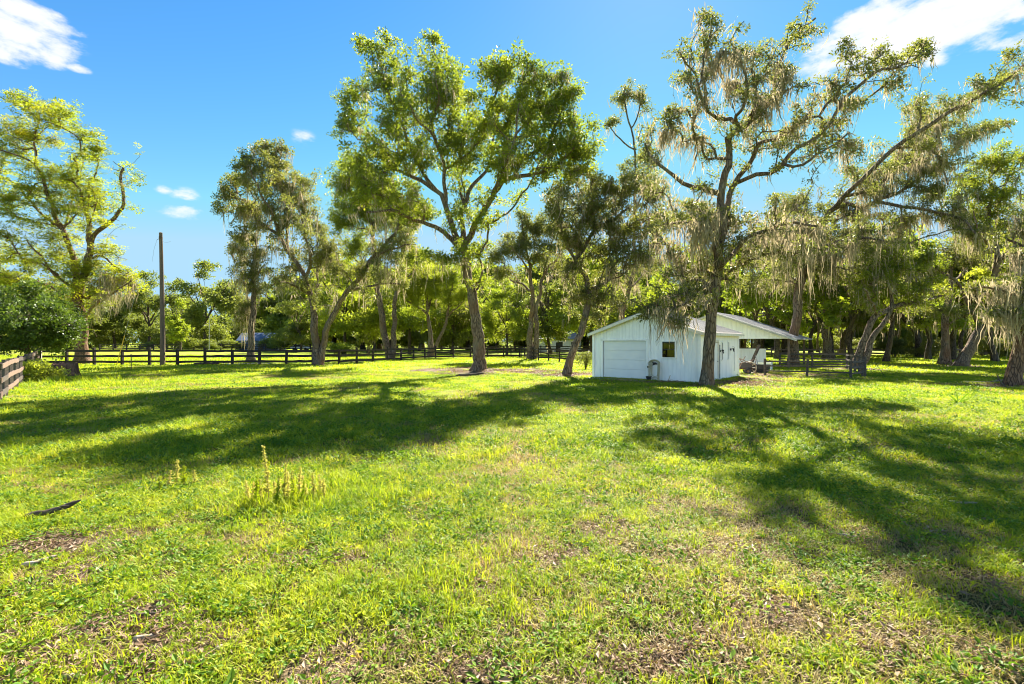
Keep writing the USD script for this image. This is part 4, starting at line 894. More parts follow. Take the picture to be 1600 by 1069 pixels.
# ------------------------------------------------------------------ trees farther off: a few kinds, set out one by one
def far_tree(name, label, seed, h, spread, trunk_r, leaf, lean=0.0, fork=.35, nleaf=2600, lsize=.34, moss=0, low=.3, bark=BARK_DARK, blobs=9, forks=3, group=None, flat=.6, puff=.9):
    rng = np.random.default_rng(seed); t = Tree(seed + 1, (0, 0, 0))
    top_ = np.array([lean * h, 0, h * .62])
    t.limb([(0, 0, 0), (lean * h * .15, .05 * h * rng.normal() * .3, h * fork * .6), top_ * [.6, 1, .62], top_], trunk_r, trunk_r * .25, wob=.12, step=.8)
    for k in range(forks):
        a = 2 * np.pi * (k + rng.uniform(-.3, .3)) / forks + 1; z0 = h * fork * rng.uniform(.7, 1.2); s = spread * rng.uniform(.5, .85)
        t.limb([top_ * (z0 / top_[2]) * [1, 1, 1], [s * .4 * math.cos(a) + lean * z0, s * .4 * math.sin(a), z0 + (h - z0) * .3], [s * math.cos(a) + lean * z0, s * math.sin(a), z0 + (h - z0) * rng.uniform(.4, .75)]], trunk_r * .5, trunk_r * .14, wob=.15, step=.8)
    bl = []
    for k in range(blobs):
        a = rng.uniform(0, 2 * np.pi); f = math.sqrt(rng.uniform(0, 1)); zc = h * (low + (1 - low - .12) * rng.uniform(.1, 1) * (1 - .35 * f))
        r = spread * rng.uniform(.26, .42) * puff
        bl.append((np.array([spread * .72 * f * math.cos(a) + lean * h * .5, spread * .72 * f * math.sin(a), zc]), (r, r, r * flat), 15))
    bl.append((np.array([lean * h * .6, 0, h * .87]), (spread * .3, spread * .3, h * .12), 15))
    tips = blob_points(rng, bl, 1.0)
    t.grow(tips, step=1.2, bf=.3)
    o = thing(name, label, 'tree', group=group)
    lm, tw = t.meshes(.8, sides=8, twig_sides=3, rt=.018)
    part(o, 'trunk', merge([lm[k] for k in sorted(lm)]), bark, smooth=True)
    if tw:
        part(o, 'twigs', tw, bark, kind='stuff')
    tp = t.pos[t.tips]; k = rng.integers(0, len(tp), nleaf)
    P = tp[k] + rand_dirs(rng, nleaf) * (rng.uniform(0, 1, nleaf) ** .5 * spread * .15 * puff)[:, None] * [1, 1, .7]
    part(o, 'crown', leaf_faces(P, rand_dirs(rng, nleaf, .6), rand_dirs(rng, nleaf, -.3), lsize * rng.uniform(.6, 1.4, nleaf), .6), leaf, kind='stuff')
    if moss:
        vs = []
        for q in rng.choice(len(t.pos), moss):
            v, f = moss_clump(int(q), 5, 1.0, .3, .14)
            vs.append((v * [1, 1, rng.uniform(.8, 2.4)] + t.pos[q], f))
        part(o, 'hanging_moss', merge(vs), MOSS, kind='stuff')
    return o

ORD = 'first second third fourth fifth sixth seventh eighth ninth tenth eleventh twelfth thirteenth fourteenth fifteenth sixteenth seventeenth eighteenth nineteenth twentieth'.split()
def place(root, spots, label=None, group=None, row=None):
    """spots: (px, D, turn, scale); the first moves the original. row: the label says which one of the row it is, counted from the left."""
    spots = sorted(spots) if row else spots
    for i, (px, D, rz, s) in enumerate(spots):
        loc = G(px, D); lb = f'{ORD[i]} from the left of the {row}' if row else label
        if i == 0:
            ops = UsdGeom.Xformable(root).GetOrderedXformOps()
            ops[0].Set(Gf.Vec3d(*map(float, loc))); ops[1].Set(float(rz)); UsdGeom.Xformable(root).AddScaleOp().Set(Gf.Vec3f(*(s if np.ndim(s) else (s,) * 3)))
            info(root, lb)
        else:
            copy_of(root, loc, rz, s, lb, group)

def bush(name, label, seed, w, h, leaf, n, lsize, group=None):
    rng = np.random.default_rng(seed); o = thing(name, label, 'bush', group=group)
    st = []
    for k in range(9):
        a = rng.uniform(0, 6.28); r = w * .4 * rng.uniform(.2, 1)
        st.append(tube([(0, 0, -.1), (r * .4 * math.cos(a), r * .4 * math.sin(a), h * .4), (r * math.cos(a), r * math.sin(a), h * rng.uniform(.6, .95))], [.03, .02, .008], 4))
    part(o, 'stems', merge(st), BARK_DARK, kind='stuff')
    C = np.stack([rng.normal(0, w * .2, 16), rng.normal(0, w * .2, 16), h * rng.uniform(.2, .78, 16)], 1)
    P = C[rng.integers(0, 16, n)] + rand_dirs(rng, n) * (rng.uniform(0, 1, n) ** .4)[:, None] * [w * .2, w * .2, h * .2]
    P[:, 2] = np.abs(P[:, 2])
    part(o, 'foliage', leaf_faces(P, rand_dirs(rng, n, .6), rand_dirs(rng, n), lsize * rng.uniform(.6, 1.4, n), .55), leaf, kind='stuff')
    return o
R0 = np.random.default_rng(66)
R_ = np.random.default_rng(77)
def spots(n, px0, px1, d0, d1, s0, s1, gap=0.0):
    out = []
    for i in range(n):
        px = px0 + (px1 - px0) * (i + R_.uniform(.1, .9)) / n
        out.append((px, R_.uniform(d0, d1), R_.uniform(0, 360), R_.uniform(s0, s1)))
    return out

gl = 'mossy oaks of the wood behind the shed and the right grove'
o = far_tree('grove_oak', 'slim mossy oak of the shady wood at the back right', 501, 13.0, 5.2, .24, OAK_BRIGHT, lean=.12, nleaf=7000, lsize=.30, moss=60, low=.2, group=gl)
place(o, spots(12, 1130, 1640, 62, 95, 1.1, 1.4) + [(1175, 52, 40, 1.1), (1215, 56, 150, 1.2), (1330, 54, 260, 1.22), (1385, 50, 10, 1.15), (1450, 56, 100, 1.25), (1555, 52, 200, 1.2), (1620, 46, 300, 1.15)], group=gl, row='slim mossy oaks of the wood at the back right')
gl2 = 'grey leaved leaning oaks of the wood at the back right'
o = far_tree('leaning_oak', 'grey green oak with a bent trunk, deep in the wood at the back right', 502, 11.5, 5.0, .30, OAK_GREY, lean=-.22, nleaf=7000, lsize=.30, moss=90, low=.15, forks=4, group=gl2)
place(o, spots(11, 1120, 1640, 54, 90, 1.1, 1.45), group=gl2, row='grey leaning oaks of the wood at the back right')
gl3 = 'thin straight trunks at the very back of the right wood'
o = far_tree('thin_tree', 'thin straight tree at the very back of the right wood', 503, 12.0, 3.6, .17, OAK, lean=.03, nleaf=3500, lsize=.34, moss=24, low=.25, forks=2, blobs=6, group=gl3)
place(o, spots(34, 1120, 1660, 92, 150, 1.1, 1.5))
gl4 = 'bright sunlit trees beyond the middle of the fence'
o = far_tree('sunlit_tree', 'bright yellow green tree', 504, 18.0, 7.5, .30, OAK_BRIGHT, nleaf=14000, lsize=.42, moss=40, low=.13, blobs=24, forks=4, group=gl4)
place(o, [(538, 80, 60, .95), (640, 82, 15, 1.0), (792, 78, 140, .7), (925, 76, 300, .98), (1075, 72, 20, .95), (740, 96, 200, 1.05), (500, 108, 300, 1.0), (585, 104, 200, 1.1), (1010, 92, 45, 1.1)], group=gl4, row='bright round crowned trees beyond the fence')
gl7 = 'olive green mossy trees beyond the middle of the fence'
o = far_tree('olive_tree', 'olive green tree', 604, 17.0, 6.4, .27, FAR_GREEN, lean=.08, nleaf=12000, lsize=.38, moss=110, low=.10, blobs=18, forks=5, flat=.45, group=gl7)
place(o, [(470, 96, 170, .85), (575, 88, 20, .95), (705, 84, 80, .95), (860, 82, 220, 1.05), (960, 98, 160, 1.15), (1040, 84, 230, 1.0), (1120, 80, 10, 1.05), (655, 110, 60, 1.1), (805, 104, 310, 1.1)], group=gl7, row='olive mossy trees beyond the fence')
gl8 = 'tall narrow green trees far beyond the middle of the fence'
o = far_tree('narrow_tree', 'tall narrow tree', 704, 21.0, 5.0, .26, OAK, lean=.02, nleaf=10000, lsize=.40, moss=30, low=.16, blobs=16, forks=3, flat=.9, group=gl8)
place(o, [(610, 122, 33, 1.0), (690, 126, 90, 1.05), (775, 118, 10, .9), (835, 128, 200, .9), (900, 112, 45, 1.0), (985, 118, 300, 1.1), (520, 128, 140, .95), (1085, 104, 330, 1.1)], group=gl8, row='tall narrow trees far beyond the fence')
gu = 'undergrowth bushes below the trees beyond the fence'
o = bush('wood_bush', 'ragged green bush in the undergrowth below the trees beyond the fence', 525, 6.0, 3.2, FAR_GREEN, 3000, .32, group=gu)
place(o, [(px, R0.uniform(128, 158), R0.uniform(0, 360), R0.uniform(.7, 1.5)) for px in np.linspace(560, 1240, 17)], group=gu)
o = bush('grey_shrub', 'pale grey green shrub', 527, 5.0, 3.4, OAK_GREY, 3000, .26, group='grey green shrubs between the trunks of the right grove')
place(o, [(1395, 66, 10, .9), (1430, 74, 80, 1.1), (1455, 62, 160, .8), (1535, 70, 220, 1.1), (1560, 60, 300, .9), (1605, 66, 40, 1.1), (1310, 82, 120, 1.0), (1350, 78, 200, .9)], group='grey green shrubs between the trunks of the right grove', row='grey green shrubs between the trunks of the right grove')
o = bush('wood_bush', 'ragged green bush in the undergrowth at the back of the right wood', 526, 6.0, 3.6, OAK, 3000, .32, group='undergrowth at the back of the right wood')
place(o, [(px, R0.uniform(104, 150), R0.uniform(0, 360), R0.uniform(.8, 1.6)) for px in np.linspace(1190, 1660, 16)], group='undergrowth at the back of the right wood')
gl5 = 'big grey green oaks of the far tree line beyond the field'
o = far_tree('field_oak', 'big rounded grey green oak in the tree line far across the field', 505, 26.0, 11.0, .5, FAR_GREEN, nleaf=18000, lsize=.58, moss=40, low=.05, blobs=20, forks=5, flat=.7, group=gl5)
place(o, [(232, 142, 0, .92), (322, 136, 80, 1.0), (275, 165, 150, .95), (380, 160, 220, .9), (455, 150, 300, .8), (520, 160, 30, .85), (180, 150, 110, .9), (110, 138, 190, 1.0), (40, 130, 250, 1.0), (-40, 120, 320, 1.1), (620, 165, 60, .85), (720, 160, 140, .8), (840, 150, 210, .8), (940, 155, 280, .8), (420, 175, 20, .95), (350, 185, 95, 1.0)], group=gl5, row='big oaks in the tree line across the field')
gl6 = 'dense oaks closing the view behind the shed'
o = far_tree('dense_oak', 'dense oak closing the view behind the shed and the right wood', 506, 13.0, 7.5, .4, OAK, nleaf=14000, lsize=.52, moss=50, low=.03, blobs=16, forks=4, flat=.75, group=gl6)
mid = spots(12, 430, 1060, 128, 150, 1.65, 1.95)
place(o, spots(20, 1000, 1720, 118, 170, 1.5, 1.9))
for i, (px, D, rz, s) in enumerate(mid):
    copy_of(o, G(px, D), rz, s, f'{ORD[i]} from the left of the dense dark oaks behind the middle of the fence', 'dense oaks behind the middle of the fence')
o = far_tree('young_tree', 'bright green pointed young tree standing alone across the field, left', 507, 12.5, 4.0, .22, OAK_BRIGHT, nleaf=7000, lsize=.36, low=.1, blobs=11, forks=3, flat=1.0)
place(o, [(282, 112, 0, 1.0)])
gb = 'low bushes along the far edge of the field'
o = bush('field_bush', 'low green bush along the far edge of the field', 520, 5.0, 3.4, FAR_GREEN, 2600, .3, group=gb)
place(o, [(302, 118, 0, 1.0), (322, 121, 60, .9), (345, 119, 120, .85), (362, 120, 200, .8), (425, 118, 250, 1.0), (376, 118, 20, .6), (445, 125, 70, 1.2), (230, 122, 150, .7), (335, 116, 310, .6)], group=gb, row='low green bushes along the far edge of the field')
o = bush('field_bush', 'pale yellow bush beyond the fence right of the twin-trunked oak', 521, 5.0, 2.2, OAK_BRIGHT, 2600, .22)
place(o, [(535, 72, 0, 1.0)])
o = bush('pale_bush', 'pale rounded bush beside the blue roofed house across the field', 523, 6.0, 6.5, FAR_GREEN, 3000, .32)
place(o, [(437, 113, 0, 1.0)])
o = bush('garden_bush', 'yellow green leafy bush growing against the near left fence by the stump', 522, 2.6, 1.35, OAK_BRIGHT, 2600, .13)
place(o, [(66, 25.5, 0, .9)])
o = bush('garden_bush', 'small grey green shrub under the leaning oak beside the garage wall', 524, 1.6, 1.5, OAK_GREY, 1300, .10)
place(o, [(915, 37.0, 0, 1.0)])

# the far wood closing the horizon, one mass
wr = np.random.default_rng(91); nw = 90000
ax = wr.uniform(-1.25, 1.25, nw); Dw = wr.uniform(168, 200, nw); xw = ax * Dw
hw = 9.0 + 9.0 * meshkit.fbm(np.stack([xw * .045, Dw * .02, 0 * xw], 1), 3, 31) + 3.5 * np.clip(ax, 0, 1) * 2
zw = hw * wr.uniform(0, 1, nw) ** .7
Pw = np.stack([xw, Dw, zw], 1) + wr.normal(0, .5, (nw, 3)); Pw[:, 2] = np.maximum(Pw[:, 2], .2)
top('far_wood', leaf_faces(Pw, rand_dirs(wr, nw, .6), rand_dirs(wr, nw, -.2), wr.uniform(.6, 1.3, nw), .65), FAR_GREEN, 'far wood closing the horizon behind the field and the right grove', 'wood', kind='stuff')
# ------------------------------------------------------------------ the white garage
A0 = np.array([9.36, 24.20, 0.0])                       # near corner
U = np.array([-.774, .633, 0.0]); V = np.array([.633, .774, 0.0])     # along the gable (to the left), along the side (away)
GW, GL, GH, RISE = 6.0, 6.9, 2.56, 1.02
def at_(u, v, z_):
    """A point of the garage, from its near corner."""
    return U * u + V * v + np.array([0, 0, z_])
def wall(o, name, outline, holes, e1, origin, t, pitch=.2, label=None, material=None):
    """A boarded wall: upright boards between grooves, as one mesh per board. outline: z of the top at s; holes: (s0, s1, z0, z1)."""
    n3 = np.cross(e1, [0, 0, 1.0]); s = outline[0][0]; end = outline[-1][0]; k = 0
    os_, oz_ = [p[0] for p in outline], [p[1] for p in outline]
    cuts = sorted({os_[0], end, *[h[0] for h in holes], *[h[1] for h in holes], *np.arange(os_[0], end, pitch)})
    cuts = [c for i_, c in enumerate(cuts) if i_ == 0 or c - cuts[i_ - 1] > .03 or c in (end,)]
    for a, b in zip(cuts[:-1], cuts[1:]):
        g_ = .0055
        segs = [(0.0, None)]
        for h in holes:
            if h[0] - .02 < (a + b) / 2 < h[1] + .02:
                segs = ([(0.0, h[2])] if h[2] > .02 else []) + [(h[3], None)]
        for z0, z1 in segs:
            za, zb = (np.interp([a, b], os_, oz_) if z1 is None else (z1, z1))
            q = [(a + g_, z0), (b - g_, z0), (b - g_, zb), (a + g_, za)]
            v = np.array([origin + e1 * s_ + np.array([0, 0, z_]) + n3 * d for d in (0, t) for s_, z_ in q])
            f = [[0, 1, 2], [0, 2, 3], [4, 6, 5], [4, 7, 6]] + sum([[[j, j + 4, (j + 1) % 4 + 4], [j, (j + 1) % 4 + 4, (j + 1) % 4]] for j in range(4)], [])
            m = trimesh.Trimesh(v, f, process=False); m.fix_normals()
            part(o, name, m, material or WHITE)
    # sheathing behind the boards
ga = thing('garage', 'small white garage with vertical boards, a gable roof and a wide sectional door', 'garage', A0)
front = [(0, GH), (GW / 2, GH + RISE), (GW, GH)]
wall(ga, 'board', front, [(2.82, 5.42, 0, 2.12), (1.22, 1.98, 1.22, 2.10)], U, at_(0, 0, 0), .028)
wall(ga, 'board', [(0, GH), (GL, GH)], [(2.02, 2.86, 0, 2.05), (3.50, 3.74, 1.02, 2.06), (4.72, 4.96, 1.05, 2.08)], V, at_(.03, 0, 0), -.028)
def quad_slab(o, name, pts, th, material, label=None):
    p = np.array(pts, float); nn = np.cross(p[1] - p[0], p[2] - p[0]); nn /= np.linalg.norm(nn)
    v = np.vstack([p, p - nn * th]); f = [[0, 1, 2], [0, 2, 3], [4, 6, 5], [4, 7, 6]] + sum([[[j, j + 4, (j + 1) % 4 + 4], [j, (j + 1) % 4 + 4, (j + 1) % 4]] for j in range(4)], [])
    m = trimesh.Trimesh(v, f, process=False); m.fix_normals()
    return part(o, name, m, material, label=label)
sheath = []
for (p0, e1, ln, hs, holes, inn) in ((at_(0, 0, 0), U, GW, front, [(2.82, 5.42, 0, 2.12), (1.22, 1.98, 1.22, 2.10)], V), (at_(0, 0, 0), V, GL, [(0, GH), (GL, GH)], [(2.02, 2.86, 0, 2.05), (3.50, 3.74, 1.02, 2.06), (4.72, 4.96, 1.05, 2.08)], U),
                                     (at_(0, GL, 0), U, GW, front, [], -V), (at_(GW, 0, 0), V, GL, [(0, GH), (GL, GH)], [], -U)):
    from shapely.geometry import Polygon, box as sbox
    pl = Polygon([(0, 0), (ln, 0)] + [(s_, z_) for s_, z_ in reversed(hs)])
    for h in holes:
        pl = pl.difference(sbox(h[0], h[2] - .01, h[1], h[3]))
    m = trimesh.creation.extrude_polygon(pl, .06, engine='earcut')
    R4 = np.eye(4); R4[:3, 0] = e1; R4[:3, 1] = [0, 0, 1]; R4[:3, 2] = inn; R4[:3, 3] = p0 + inn * .010
    m.apply_transform(R4); m.fix_normals(); sheath.append(m)
part(ga, 'wall', cat(sheath), WHITE)
part(ga, 'floor_slab', cat([beam(at_(GW / 2, .05, .02), at_(GW / 2, GL - .05, .02), GW - .1, .10)]), CONCRETE)
ov = .26
for sg, nm in ((0, 'roof'), (1, 'roof')):
    e0, e1_ = (-ov, GW / 2) if sg == 0 else (GW / 2, GW + ov)
    ze, zr = GH - RISE / (GW / 2) * ov + .05, GH + RISE + .05
    z0, z1 = (ze, zr) if sg == 0 else (zr, ze)
    rf = quad_slab(ga, nm, [at_(e0, -ov, z0), at_(e1_, -ov, z1), at_(e1_, GL + ov, z1), at_(e0, GL + ov, z0)], -.05, ROOF_SHINGLE)
    ribs = []
    for k_ in np.arange(-ov + .2, GL + ov, .42):
        ribs.append(beam(at_(e0, k_, z0 + .062), at_(e1_, k_, z1 + .062), .05, .022))
    part(rf, 'seam', cat(ribs), ROOF_METAL)
part(ga, 'ridge_cap', cat([beam(at_(GW / 2, -ov, GH + RISE + .115), at_(GW / 2, GL + ov, GH + RISE + .115), .22, .03)]), ROOF_METAL)
for a_, b_ in (((-ov, GH - RISE / 3 * ov), (GW / 2, GH + RISE)), ((GW + ov, GH - RISE / 3 * ov), (GW / 2, GH + RISE))):
    part(ga, 'barge_board', beam(at_(a_[0], -ov - .015, a_[1] - .03), at_(b_[0], -ov - .015, b_[1] - .03), .03, .15), TRIM)
part(ga, 'fascia', beam(at_(-ov - .015, -ov, GH - .10 - .01), at_(-ov - .015, GL + ov, GH - .11), .03, .13), TRIM)
for u_, v_ in ((-.035, -.035), (GW - .04, -.035), (-.035, GL - .05)):
    part(ga, 'corner_trim', beam(at_(u_ + .04, v_ + .04 - .02, 0.0), at_(u_ + .04, v_ + .04 - .02, GH - .03), .13, .13, up=V), WHITE)
dr = part(ga, 'garage_door', beam(at_(2.83, .10, 1.05), at_(5.41, .10, 1.05), .02, 2.10), WHITE_DOOR)
for k_ in range(4):
    part(dr, 'panel', beam(at_(2.85, .075, .03 + .522 * k_ + .256), at_(5.39, .075, .03 + .522 * k_ + .256), .035, .505), WHITE_DOOR)
fr = []
for a_, b_ in ((at_(2.77, -.012, 0), at_(2.77, -.012, 2.2)), (at_(5.47, -.012, 0), at_(5.47, -.012, 2.2))):
    fr.append(beam(a_, b_, .10, .05, up=V))
fr.append(beam(at_(2.72, -.012, 2.17), at_(5.52, -.012, 2.17), .05, .10))
part(ga, 'door_frame', cat(fr), WHITE)
def window(o, c, e1, out, w, h):
    wf = part(o, 'window', cat([beam(c + e1 * (-w / 2) - [0, 0, h / 2 + .03], c + e1 * (-w / 2) + [0, 0, h / 2 + .03], .05, .06, up=out), beam(c + e1 * (w / 2) - [0, 0, h / 2 + .03], c + e1 * (w / 2) + [0, 0, h / 2 + .03], .05, .06, up=out),
                                beam(c - e1 * w / 2 + [0, 0, h / 2], c + e1 * w / 2 + [0, 0, h / 2], .06, .05), beam(c - e1 * (w / 2 + .05) - [0, 0, h / 2], c + e1 * (w / 2 + .05) - [0, 0, h / 2], .09, .05)]), WHITE)
    part(wf, 'sash', cat([beam(c - e1 * w / 2 - out * .015, c + e1 * w / 2 - out * .015, .03, .035)] + [beam(c + e1 * sg * (w / 2 - .035) - out * .014 - [0, 0, h / 2], c + e1 * sg * (w / 2 - .035) - out * .014 + [0, 0, h / 2], .03, .03, up=out) for sg in (-1, 1)]), DARK_TRIM)
    for sg in (-1, 1):
        part(wf, 'pane', beam(c - e1 * (w / 2 - .02) - out * .03 + [0, 0, sg * h / 4], c + e1 * (w / 2 - .02) - out * .03 + [0, 0, sg * h / 4], .006, h / 2 - .02), GLASS)
    return wf
window(ga, at_(1.60, -.01, 1.66), U, -V, .72, .86)
for v_, z_ in ((3.62, 1.54), (4.84, 1.565)):
    window(ga, at_(-.01, v_, z_), V, -U, .22, 1.0)
sd = part(ga, 'side_door', beam(at_(.02, 2.04, 1.02), at_(.02, 2.84, 1.02), .04, 2.0), WHITE_DOOR)
part(sd, 'handle', cat([T([at_(-.01, 2.74, 1.0), at_(-.07, 2.74, 1.0)], .015), T([at_(-.065, 2.75, 1.0), at_(-.065, 2.64, 1.0)], .012)]), BLACK)
part(ga, 'side_door_frame', cat([beam(at_(-.02, 1.97, 0), at_(-.02, 1.97, 2.12), .09, .05, up=U), beam(at_(-.02, 2.91, 0), at_(-.02, 2.91, 2.12), .09, .05, up=U), beam(at_(-.02, 1.92, 2.10), at_(-.02, 2.96, 2.10), .05, .09)]), TRIM)
for v_, z_ in ((3.20, 1.56), (5.25, 1.62)):
    part(ga, 'wall_lamp', cat([box(at_(-.03, v_, z_), (.06, .06, .12)), T([at_(-.05, v_, z_ + .02), at_(-.16, v_ + .02, z_ + .06)], .014), trimesh.creation.icosphere(2, .055).apply_translation(at_(-.17, v_ + .02, z_ + .02)), T([at_(-.17, v_, z_ - .03), at_(-.17, v_ + .14, z_ - .12)], .03)]), BLACK)
part(ga, 'conduit', cat([T([at_(-.045, 5.95, 1.75), at_(-.045, 5.95, .35)], .012), T([at_(-.045, 5.95, 1.75), at_(-.045, 5.55, 1.78)], .012)]), STEEL)
part(ga, 'downpipe', T([at_(-.06, 3.02, 1.9), at_(-.06, 3.02, .06)], .03), STEEL)
ap = top('concrete_apron', cat([beam(A0 + at_(4.3, -.35, .01), A0 + at_(4.3, -1.05, .01), 3.4, .07)]), CONCRETE, 'low concrete apron in front of the garage door', 'slab')

# hose hung on the front wall
hs = thing('garden_hose', 'pale garden hose looped over a bracket on the front wall of the garage', 'hose', A0 + at_(2.28, -.10, 0))
bz = .98
part(hs, 'bracket', cat([beam([0, 0, bz - .10], U * 0 + np.array([0, 0, bz]) - V * .14, .22, .04), T([U * .0 + [0, 0, bz - .08], U * .32 - V * .05 + [0, 0, bz - .22]], .03), box(U * .36 - V * .06 + [0, 0, bz - .25], (.10, .10, .10))]), DARK_TRIM)
lp = []
for k_ in range(5):
    w_ = .16 + .035 * k_; ph = np.linspace(0, np.pi, 13); dz = .62 + .07 * k_
    p_ = np.array([U * (w_ * math.cos(q)) - V * (.05 + .022 * k_) + [0, 0, bz - .05 + (.12 + .02 * k_) * math.sin(q) - .12 * (q in ())] for q in ph])
    dn = lambda s_: np.array([U * (w_ * s_ * (1 - .12 * f_ * f_)) - V * (.05 + .022 * k_ + .03 * f_) + [0, 0, bz - .05 - dz * f_] for f_ in np.linspace(.08, 1, 7)])
    lp.append(tube(np.vstack([dn(1)[::-1], p_, dn(-1)]), .019, 6))
    q_ = np.linspace(0, np.pi, 8)[1:-1]
    lp.append(tube(np.array([U * (w_ * .88 * math.cos(t_)) - V * (.08 + .022 * k_) + [0, 0, bz - .05 - dz - .06 * math.sin(t_)] for t_ in np.linspace(0, np.pi, 9)]), .019, 6))
part(hs, 'coil', merge(lp), HOSE, True)
tl = [U * -.15 - V * .15 + [0, 0, .2], U * -.35 - V * .25 + [0, 0, .03], U * -.6 - V * .3 + [0, 0, .03], U * -.75 - V * .2 + [0, 0, .05], U * -.85 - V * .12 + [0, 0, .35]]
part(hs, 'loose_end', tube(catmull(tl, .06), .019, 6), HOSE, True)
fp = thing('flower_pot', 'small dark pot and scraps at the foot of the garage wall under the hose', 'pot', A0 + at_(2.55, -.32, 0))
part(fp, 'pot', trimesh.creation.revolve([[0, 0], [.10, 0], [.14, .22], [.15, .22], [.15, .25], [.125, .25], [.115, .2], [0, .19]], sections=18), BLACK, 30)

# ------------------------------------------------------------------ the open shed behind the garage
S0 = np.array([16.9, 40.4, 0.0]); E = np.array([.774, -.633, 0.0]); Bk = np.array([.633, .774, 0.0])     # under the ridge at the front, to the right, away
HW, RZ, EZ, SL = 5.35, 4.45, 2.46, 7.0
sp = lambda s_, v_, z_: E * s_ + Bk * v_ + np.array([0, 0, z_])
sh = thing('open_shed', 'open sided white gabled shed on posts standing behind the garage', 'shed', S0)
sl_ = (RZ - EZ) / HW
for sg in (-1, 1):
    e_ = HW + .62
    rf = quad_slab(sh, 'roof', [sp(0, -.35, RZ + .04), sp(sg * e_, -.35, RZ + .04 - sl_ * e_), sp(sg * e_, SL + .3, RZ + .04 - sl_ * e_), sp(0, SL + .3, RZ + .04)], .03 * sg, ROOF_METAL)
    rb = [beam(sp(0, v_, RZ + .075), sp(sg * e_, v_, RZ + .075 - sl_ * e_), .06, .03) for v_ in np.arange(-.2, SL + .3, .38)]
    part(rf, 'rib', cat(rb), ROOF_METAL)
    part(sh, 'barge_board', beam(sp(0, -.37, RZ - .05), sp(sg * e_, -.37, RZ - .05 - sl_ * e_), .03, .15), PALE_BOARD)
k_ = 0
for s_ in np.arange(-HW, HW - .01, .3):
    s1 = min(s_ + .3, HW); za, zb = RZ - .09 - sl_ * abs(s_), RZ - .09 - sl_ * abs(s1)
    lo = EZ - .16
    q = [(s_ + .004, lo), (s1 - .004, lo), (s1 - .004, max(zb, lo + .02)), (s_ + .004, max(za, lo + .02))]
    v = np.array([sp(a_, d_, z_) for d_ in (-.02, .012) for a_, z_ in q]); f = [[0, 1, 2], [0, 2, 3], [4, 6, 5], [4, 7, 6]] + sum([[[j, j + 4, (j + 1) % 4 + 4], [j, (j + 1) % 4 + 4, (j + 1) % 4]] for j in range(4)], [])
    m = trimesh.Trimesh(v, f, process=False); m.fix_normals(); part(sh, 'gable_board', m, WHITE)
part(sh, 'beam', beam(sp(-HW, .06, EZ - .10), sp(HW + .1, .06, EZ - .10), .08, .16), POLE_WOOD)
for s_, v_ in ((HW, .1), (HW, SL / 2), (HW, SL), (-HW, .1), (-HW, SL), (.6, SL)):
    part(sh, 'post', beam(sp(s_, v_, -.1), sp(s_, v_, EZ - .18), .15, .15, up=Bk), POLE_WOOD)
part(sh, 'side_beam', beam(sp(HW, .1, EZ - .10), sp(HW, SL, EZ - .10), .08, .16), POLE_WOOD)
pw = part(sh, 'half_wall', beam(sp(-3.2, 1.2, .76), sp(3.55, 1.2, .76), .04, 1.5), WHITE)
for s_ in np.arange(-3.1, 3.5, .61):
    part(pw, 'batten', beam(sp(s_, 1.165, .03), sp(s_, 1.165, 1.48), .05, .03, up=Bk), WHITE)
part(sh, 'half_wall_cap', beam(sp(-3.25, 1.2, 1.54), sp(3.6, 1.2, 1.54), .10, .05), DARK_TRIM)

# what stands in front of the shed
wb = thing('white_chest', 'white chest freezer standing against the half wall of the open shed', 'freezer', G(1195, 35.4), -39)
ms = trimesh.creation.box((.9, .55, .5)); ms.apply_translation((0, 0, .27)); part(wb, 'cabinet', ms, WHITE)
ms = trimesh.creation.box((.94, .59, .08)); ms.apply_translation((0, 0, .56)); part(wb, 'lid', ms, WHITE_DOOR)
tr = thing('water_trough', 'black water trough standing beside the old wheel in front of the shed', 'trough', G(1187, 32.4), -39)
pr = trimesh.creation.box((1.15, .62, .5)).subdivide(); pr.apply_translation((0, 0, .27)); pr.vertices[:, :2] *= (1 - .18 * (pr.vertices[:, 2:] < .2))
part(tr, 'tub', pr, BLACK); rm = cat([beam((-.6, s_ * .32, .53), (.6, s_ * .32, .53), .06, .05) for s_ in (-1, 1)] + [beam((s_ * .58, -.3, .53), (s_ * .58, .3, .53), .06, .052) for s_ in (-1, 1)]); part(tr, 'rim', rm, BLACK)
wh = thing('wagon_wheel', 'old pale wagon wheel leaning among the machinery beside the garage', 'wheel', G(1172, 31.2), -30)
tor = trimesh.creation.torus(.36, .035, 28, 8); tilt_ = trimesh.transformations.rotation_matrix(math.radians(80), [1, 0, 0])
tor.apply_transform(tilt_); tor.apply_translation((0, 0, .40)); part(wh, 'rim', tor, HOSE, 40)
hub = trimesh.creation.cylinder(.07, .14, sections=14); hub.apply_transform(tilt_); hub.apply_translation((0, 0, .40)); part(wh, 'hub', hub, RUST)
for k_ in range(8):
    a_ = k_ * math.pi / 4; d_ = np.array([math.cos(a_), 0, math.sin(a_)]); d_ = (tilt_[:3, :3] @ np.array([math.cos(a_), math.sin(a_), 0]))
    part(wh, 'spoke', T([d_ * .06 + [0, 0, .4], d_ * .35 + [0, 0, .4]], .018, 6), HOSE)
mw = thing('old_mower', 'heap of rusting garden machinery with two black wheels at the back corner of the garage', 'mower', G(1158, 31.2), -20)
